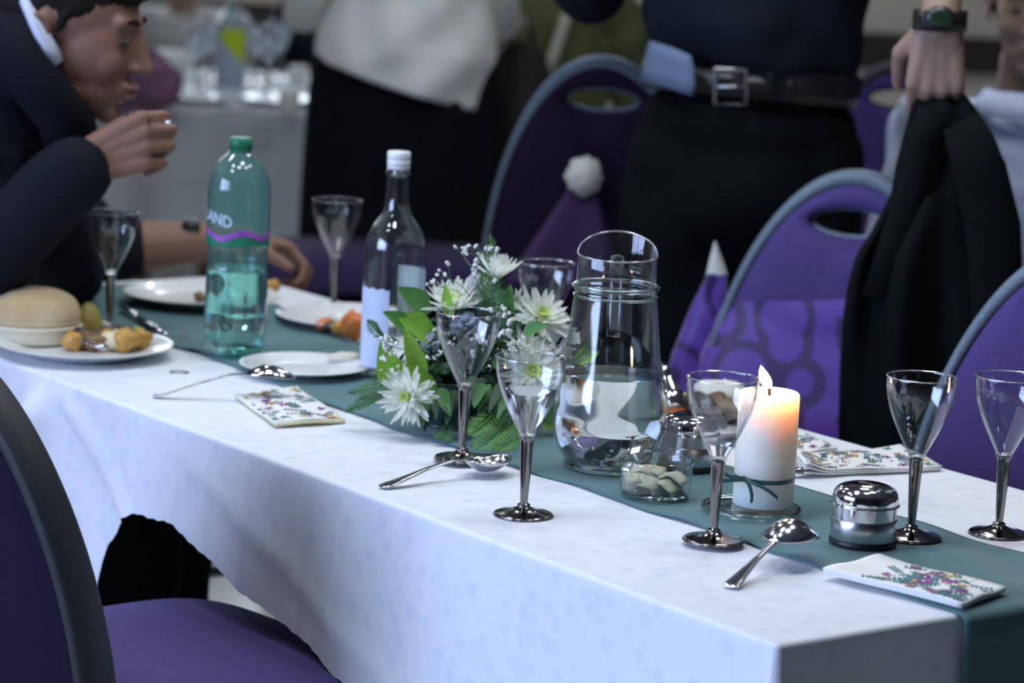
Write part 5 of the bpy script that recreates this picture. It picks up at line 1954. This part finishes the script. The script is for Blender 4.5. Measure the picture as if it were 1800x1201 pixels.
mb = MB(); sl = [Y(x, y, JY - .055) - jk.location for x, y in ((1690, 215), (1722, 300), (1745, 400), (1752, 520), (1750, 640), (1748, 700))]
mb.tube(sl, [.03, .040, .042, .040, .036, .034], 18, flat=.55, up=(0, 1, 0)); obj('sleeve', mb, M_jacket, jk)
mb = MB(); sl = [Y(x, y, JY - .052) - jk.location for x, y in ((1628, 190), (1604, 250), (1590, 330), (1560, 420), (1530, 520))]
rows = [[p + Vector((-.012, 0, 0)) for p in sl], [p + Vector((.010, -.010, 0)) for p in sl], [p + Vector((.045, -.002, 0)) for p in sl]]
mb.grid(rows); o = obj('lapel', mb, M_jacket, jk); bake(o, ('SOLIDIFY', dict(thickness=.004)))

# --- woman in the cream cardigan -------------------------------------------------------
WY = 7.0
wc_ = Y(700, 150, WY)
wo = thing('person', 'standing person in a cream cardigan and black skirt seen from behind', 'person', (wc_.x, wc_.y, 0))
mb = MB()
mb.cap(wc_ + Vector((0, 0, -.05)), wc_ + Vector((0, .0, .40)), .11, .12, 18)
nb = wc_ + Vector((0, 0, .50)); mb.cap(nb, nb + Vector((0, 0, .1)), .05, .05)
head(mb, nb + Vector((0, .0, .19)), frame((.1, 1, 0), (0, 0, 1)))
for s in (-1, 1):
    mb.cap(wc_ + Vector((s * .17, 0, .42)), wc_ + Vector((s * .10, 0, .40)), .05, .06)
    e_ = wc_ + Vector((s * .24, .06, .16)); mb.cap(wc_ + Vector((s * .17, 0, .42)), e_, .045, .038); w_e = e_ + Vector((-s * .06, .22, .02)); mb.cap(e_, w_e, .036, .026)
    hand(mb, w_e, (-s * .2, 1, 0), (0, 0, -1), (-s, 0, 0), curls=(.4, .4, .4, .4), s=.92)
    hp_ = wc_ + Vector((s * .09, 0, -.12)); kn_ = Vector((wc_.x + s * .08, wc_.y, .48)); an = Vector((wc_.x + s * .07, wc_.y, .08))
    mb.cap(hp_, kn_, .09, .06); mb.cap(kn_, an, .055, .036); mb.cap(an + Vector((0, -.03, -.03)), an + Vector((0, .13, -.05)), .034, .03)
blob('body', mb, M_skin2, wo, .008, 3)
mb = MB(); mb.ell(nb + Vector((0, -.02, .22)), (.09, .11, .12)); mb.ell(nb + Vector((0, -.06, .08)), (.09, .06, .14)); blob('hair', mb, M_hair, wo, .01, 2)
# skirt
mb = MB(); rows = []
for (yy, xl, xr, dp_) in ((60, 560, 868, .15), (110, 549, 880, .17), (160, 541, 884, .18), (240, 534, 884, .185), (330, 528, 884, .19), (440, 522, 880, .19), (520, 516, 884, .19), (600, 512, 886, .19)):
    row = []
    for k in range(64):
        a = 2 * PI * k / 64
        row.append(Y((xl + xr) / 2 + (xr - xl) / 2 * math.cos(a), yy, WY + dp_ * math.sin(a) + .012 * math.sin(7 * a) * min(1, yy / 300)))
    rows.append(row)
mb.grid(rows, 0, True); obj('skirt', mb, M_trouser, wo, world=True)
# cardigan: hem drops to the right, with slack folds
mb = MB()
rows = []
for i in range(40):
    t = i / 39
    row = []
    for k in range(90):
        a = 2 * PI * k / 90
        xx = math.cos(a)
        yl = lerp(-150, interp(xx, [-1, -.85, -.4, .1, .6, .9, 1], [92, 112, 142, 168, 188, 196, 190]), t)
        half = interp(yl, [-150, -60, 0, 60, 110, 150, 200], [128, 132, 138, 158, 163, 158, 150])
        cxp = interp(yl, [-150, 0, 60, 110, 200], [735, 722, 714, 714, 706])
        f_ = .010 * math.sin(5 * a + yl * .045 + 1) + .008 * math.sin(9 * a - yl * .03)
        dep = interp(yl, [-150, 0, 100, 200], [.15, .19, .225, .215])
        row.append(Y(cxp + half * xx, yl, WY + (dep + f_) * math.sin(a)))
    rows.append(row)
mb.grid(rows, 0, True); o = obj('cardigan', mb, M_cream, wo, world=True); bake(o, ('SOLIDIFY', dict(thickness=.012, offset=1)))
for s in (-1, 1):
    mb = MB(); e_ = wc_ + Vector((s * .24, .06, .16)); mb.tube([wc_ + Vector((s * .15, 0, .44)), wc_ + Vector((s * .20, .02, .32)), e_, e_ + Vector((-s * .04, .15, .01))], [.07, .065, .055, .042], 16); obj('cardigan_sleeve', mb, M_cream, wo, world=True)


# --- seated figures ---------------------------------------------------------------------
def seated(px, py, y, face, label, top_mat, bot_mat, z_seat=.46, torso=.50, lean=.08, armd=(.18, -.18), skin=M_skin2, hair=M_hair, arms=True, broad=1.0, vox=.008):
    q = Y(px, py, y)
    f = Vector((face[0], face[1], 0)).normalized(); s = Vector((f.y, -f.x, 0))
    p = Vector((q.x, q.y, 0))
    r_ = thing('person', label, 'person', p)
    hip = p + Vector((0, 0, z_seat + .10)); ch = hip + f * lean + Vector((0, 0, torso))
    mb = MB()
    mb.cap(hip, ch - Vector((0, 0, .12)), .12, .125, 18)
    nk = ch + f * .02 + Vector((0, 0, .03)); mb.cap(nk - Vector((0, 0, .06)), nk + f * .02 + Vector((0, 0, .08)), .056, .052)
    hcn = nk + f * .05 + Vector((0, 0, .19)); hmx = frame(f + Vector((0, 0, -.2)), (0, 0, 1)); head(mb, hcn, hmx)
    cl = MB()
    cl.cap(hip + Vector((0, 0, .02)), ch - Vector((0, 0, .12)), .155 * broad, .165 * broad, 20)
    lo = MB(); lo.ell(hip, (.17, .17, .12))
    for k in (-1, 1):
        sh = ch + s * (k * .18 * broad) - Vector((0, 0, .03)); mb.cap(sh, ch - Vector((0, 0, .06)), .05, .08)
        cl.cap(sh, ch - Vector((0, 0, .06)), .068, .10)
        el = sh + s * (k * .05) + f * .06 + Vector((0, 0, -.26)); wr_ = el + f * .22 - s * (k * .06) + Vector((0, 0, -.01))
        mb.cap(sh, el, .045, .038); mb.cap(el, wr_, .037, .027)
        hand(mb, wr_, f - s * (k * .2), (0, 0, -1), -s * k, curls=(.4, .4, .4, .4), s=.95)
        cl.cap(sh, el, .066, .058); cl.cap(el, el.lerp(wr_, .85), .055, .042)
        kn_ = hip + s * (k * .11) + f * .40; an = kn_ + Vector((0, 0, -kn_.z + .09)); mb.cap(hip + s * (k * .08), kn_, .085, .06); mb.cap(kn_, an, .055, .037)
        mb.cap(an + Vector((0, 0, -.03)), an + f * .15 + Vector((0, 0, -.05)), .036, .032)
        lo.cap(hip + s * (k * .08), kn_, .10, .08); lo.cap(kn_, an + Vector((0, 0, .03)), .078, .065)
    blob('body', mb, skin, r_, vox * .8, 3)
    blob('shirt', cl, top_mat, r_, vox, 4, (.004, 20))
    blob('trousers', lo, bot_mat, r_, vox * 1.3, 3)
    mb = MB(); mb.ell(hcn + hmx @ Vector((-.02, 0, .06)), (.103, .084, .088), hmx); mb.ell(hcn + hmx @ Vector((-.05, 0, .0)), (.068, .078, .07), hmx)
    blob('hair', mb, hair, r_, .008, 2)
    lips(r_, hcn, hmx)
    return r_, hcn, hmx


# man in the white shirt behind the hanging jacket
ws, whc, whm = seated(1790, 200, 5.50, (-.1, -1), 'seated man in a white shirt behind the hanging black jacket', M_whiteshirt, M_trouser, torso=.475, lean=.08, broad=1.0)
mb = MB()
for k in range(1):
    nkp = whc - Vector((0, 0, .13))
    rows = []
    for dz, rr_ in ((-.075, .105), (-.050, .090), (-.030, .076)):
        rows.append([nkp + Vector((rr_ * math.cos(2 * PI * j / 40 + .7), rr_ * math.sin(2 * PI * j / 40 + .7), dz)) for j in range(38)])
    mb.grid(rows)
o = obj('shirt_collar', mb, M_whiteshirt, ws, world=True)
mb = MB(); mb.tube([Y(x, y, 5.30) for x, y in ((1690, 150), (1650, 158), (1612, 190), (1592, 250), (1582, 320), (1584, 380))], [.04, .038, .033, .030, .029, .028], 16); mb.ell(Y(1584, 390, 5.30), .029); blob('shirt_sleeve', mb, M_whiteshirt, ws, .006, 2, (.004, 30))
bake(o, ('SOLIDIFY', dict(thickness=.004)))
# person in olive behind the dark chair
ol, ohc, ohm = seated(962, 60, 7.6, (.2, 1), 'seated person in an olive top with a pale strap seen from behind', M_olive, M_trouser, torso=.52, lean=.02, z_seat=.5, broad=1.02)
mb = MB(); sp = [Y(x, y, 7.40) for x, y in ((1022, -60), (1004, 0), (988, 50), (972, 98), (962, 130))]
rows = [[p + Vector((-.014, 0, 0)) for p in sp], [p + Vector((.014, -.002, 0)) for p in sp]]
mb.grid(rows); o = obj('pale_strap', mb, M_strap, ol, world=True); bake(o, ('SOLIDIFY', dict(thickness=.006)))
# dark bag beside the olive person
q = Y(915, 130, 7.2)
bg = thing('shoulder_bag', 'dark shoulder bag hanging behind the shaded purple chair', 'bag', Y(915, 200, 7.2))
mb = MB(); rows = []
for (yy, xl, xr) in ((72, 890, 938), (92, 874, 958), (130, 868, 968), (190, 864, 972), (260, 866, 970), (300, 880, 955)):
    rows.append([Y((xl + xr) / 2 + (xr - xl) / 2 * math.cos(2 * PI * k / 24), yy, 7.2 + .05 * math.sin(2 * PI * k / 24)) - bg.location for k in range(24)])
mb.grid(rows, 0, True); obj('bag_body', mb, principled('dark_bag', (.018, .014, .016), .6), bg)
mb = MB(); mb.tube([Y(892, 76, 7.2) - bg.location, Y(905, 30, 7.22) - bg.location, Y(925, 28, 7.22) - bg.location, Y(938, 76, 7.2) - bg.location], .008, 8); obj('bag_handle', mb, M_leather, bg)

# ------------------------------------------------------------------ the second table behind
t2c = Y(405, 178, 8.45); t2c.z = 0
t2 = thing('round_table', 'white clothed table in the blurred background at the upper left', 'table', (-.86, 8.75, 0))
mb = MB(); mb.lathe([(.0004, .70), (.70, .70), (.71, .715), (.70, .735), (.0004, .735)], 48); obj('tabletop', mb, M_board, t2)
mb = MB(); mb.lathe([(.22, 0), (.05, .03), (.04, .06), (.04, .70)], 24); obj('pedestal', mb, M_steel, t2)
mb = MB()
rows = []
NPK = 160
for i in range(26):
    row = []
    for k in range(NPK):
        a = 2 * PI * k / NPK
        if i <= 8: rr_ = .72 * i / 8; z = .7465
        else:
            d = (i - 8) / 17
            rr_ = .725 + .03 * d + (.035 * d) * math.sin(a * 11 + 1.2) + .02 * d * math.sin(a * 17)
            z = .7465 - .42 * d
        row.append((max(rr_, .001) * math.cos(a), max(rr_, .001) * math.sin(a), z))
    rows.append(row)
mb.grid(rows, 0, True)
o = obj('tablecloth', mb, principled('shaded_white_cloth', (.52, .55, .58), .85)); o.location = t2.location  # white cloth greyed, the shade on the drape is put into its colour
tag(o, 'white tablecloth hanging in folds over the blurred background table', 'tablecloth')


def T2(px, py): return Z(px, py, .748)


def bg_plate(px, py, r, label):
    p = T2(px, py); t = thing('dinner_plate', label, 'plate', (p.x, p.y, .748))
    mb = MB(); mb.lathe([(.0004, 0), (r * .6, 0), (r * .8, .01), (r, .018), (r * .97, .020), (r * .7, .008), (.0004, .006)], 40); obj('dish', mb, M_plate, t)
    return t


bg_plate(490, 183, .125, 'white plate at the right of the background table')
bg_plate(345, 180, .11, 'white plate in the middle of the background table')
p = T2(295, 135); bw_ = thing('serving_bowl', 'white bowl on the background table beside the diner\'s face', 'bowl', (p.x, p.y, .748))
mb = MB(); mb.lathe(smooth_prof([(.0004, 0), (.05, 0), (.075, .03), (.09, .075), (.087, .075), (.07, .035), (.0004, .012)], 3), 40); obj('dish', mb, M_plate, bw_)
# bottle with a lime label
p = T2(404, 172); lb = thing('water_bottle', 'clear bottle with a lime green label on the background table', 'bottle', (p.x, p.y, .748))
mb = MB(); mb.lathe(smooth_prof([(.0004, 0), (.042, 0), (.045, .01), (.045, .20), (.042, .225), (.020, .265), (.015, .29), (.0145, .30), (.0004, .30)], 3), 40); obj('body', mb, thin_glass('bg_bottle', (.80, .88, .92), base=.10, edge=2.5, haze=.10), lb)
mb = MB(); mb.lathe([(.0004, .325), (.016, .325), (.016, .30), (.0004, .30)], 24); obj('cap', mb, M_capw, lb)
mb = MB(); a0 = math.atan2(-p.y, -p.x)
rows = [[], []]
for k in range(21):
    a = a0 - .75 + 1.75 * k / 20
    zl = .19 - .075 * (k / 20) - .02
    rows[0].append((.0456 * math.cos(a), .0456 * math.sin(a), zl)); rows[1].append((.0456 * math.cos(a), .0456 * math.sin(a), .205))
mb.grid(rows); obj('lime_label', mb, M_lime, lb)
mb = MB(); rows = [[], []]
for k in range(21):
    a = a0 - 1.4 + 2.6 * k / 20
    rows[0].append((.0454 * math.cos(a), .0454 * math.sin(a), .03)); rows[1].append((.0454 * math.cos(a), .0454 * math.sin(a), .19 - .075 * max(0, (k - 5) / 15) - .022))
mb.grid(rows); obj('pale_label', mb, principled('bg_label', (.40, .46, .62), .6), lb)


def bg_goblet(px, py, label):
    p = T2(px, py); g = dup(g0, (p.x, p.y, .748), 0, label, 'clear goblets on the background table')
    for ch in g.children:
        if ch.name.startswith('bowl') and not ch.name.startswith('bowl_base'):
            ch.data = bg_bowl_me
    return g


bg_bowl_me = goblets[0].children[0].data.copy()
for ch in goblets[0].children:
    if ch.name == 'bowl': bg_bowl_me = ch.data.copy()
bg_bowl_me.materials.clear(); bg_bowl_me.materials.append(thin_glass('frosted_plastic', (.88, .92, .97), base=.16, edge=2.2, rough=.1, haze=.06))
for px, py, lab in ((345, 158, 'goblet left of the lime label bottle'), (368, 140, 'goblet just behind the lime label bottle on its left'), (447, 145, 'goblet behind and right of the lime label bottle'), (470, 163, 'goblet right of the lime label bottle'), (492, 138, 'rightmost goblet on the background table')):
    bg_goblet(px, py, lab)
for px, py, r, lab in ((524, 150, .030, 'white tealight cup on the right of the background table'), (508, 199, .030, 'white cup at the front right edge of the background table')):
    p = T2(px, py); c_ = thing('small_cup', lab, 'cup', (p.x, p.y, .748))
    mb = MB(); mb.lathe(smooth_prof([(.0004, 0), (r * .8, 0), (r, r * .8), (r * 1.02, r * 1.9), (r * .95, r * 1.9), (r * .8, r * .5), (.0004, r * .3)], 3), 24); obj('dish', mb, M_plate, c_)
p = T2(440, 200); tr_ = thing('cutlery_knife', 'dark knife lying along the front of the background table', 'knife', (p.x, p.y, .75))
mb = MB(); mb.tube([(-.09, -.03, .004), (.02, .0, .004)], [.008, .007], 8, flat=.4); obj('handle', mb, M_board, tr_)
mb = MB(); mb.tube([(.02, 0, .004), (.10, .02, .004), (.14, .03, .003)], [.006, .008, .003], 8, flat=.2); obj('blade', mb, M_board, tr_)
# mauve cloth seen between chin and fist
q = Y(240, 172, 7.9); mv = thing('cloth_bundle', 'mauve cloth bundle on the background table under the diner\'s chin', 'cloth', (q.x, q.y, .748))
mb = MB(); lump(mb, (0, 0, .08), .10, 3, 0, (1, .8, .85)); lump(mb, (.06, -.02, .05), .065, 5, 0, (1, .8, .8)); blob('folded_cloth', mb, M_mauve, mv, .008, 3, (.004, 40), world=False)
# people beyond the background table
seated(322, 30, 10.05, (.1, -1), 'dark haired person in grey beyond the background table', M_grey, M_trouser, torso=.36, lean=.05, z_seat=.42)
seated(600, 30, 10.1, (-.1, -1), 'person in a dark top beyond the goblets of the background table', M_navy, M_trouser, torso=.40, lean=.05, z_seat=.42)
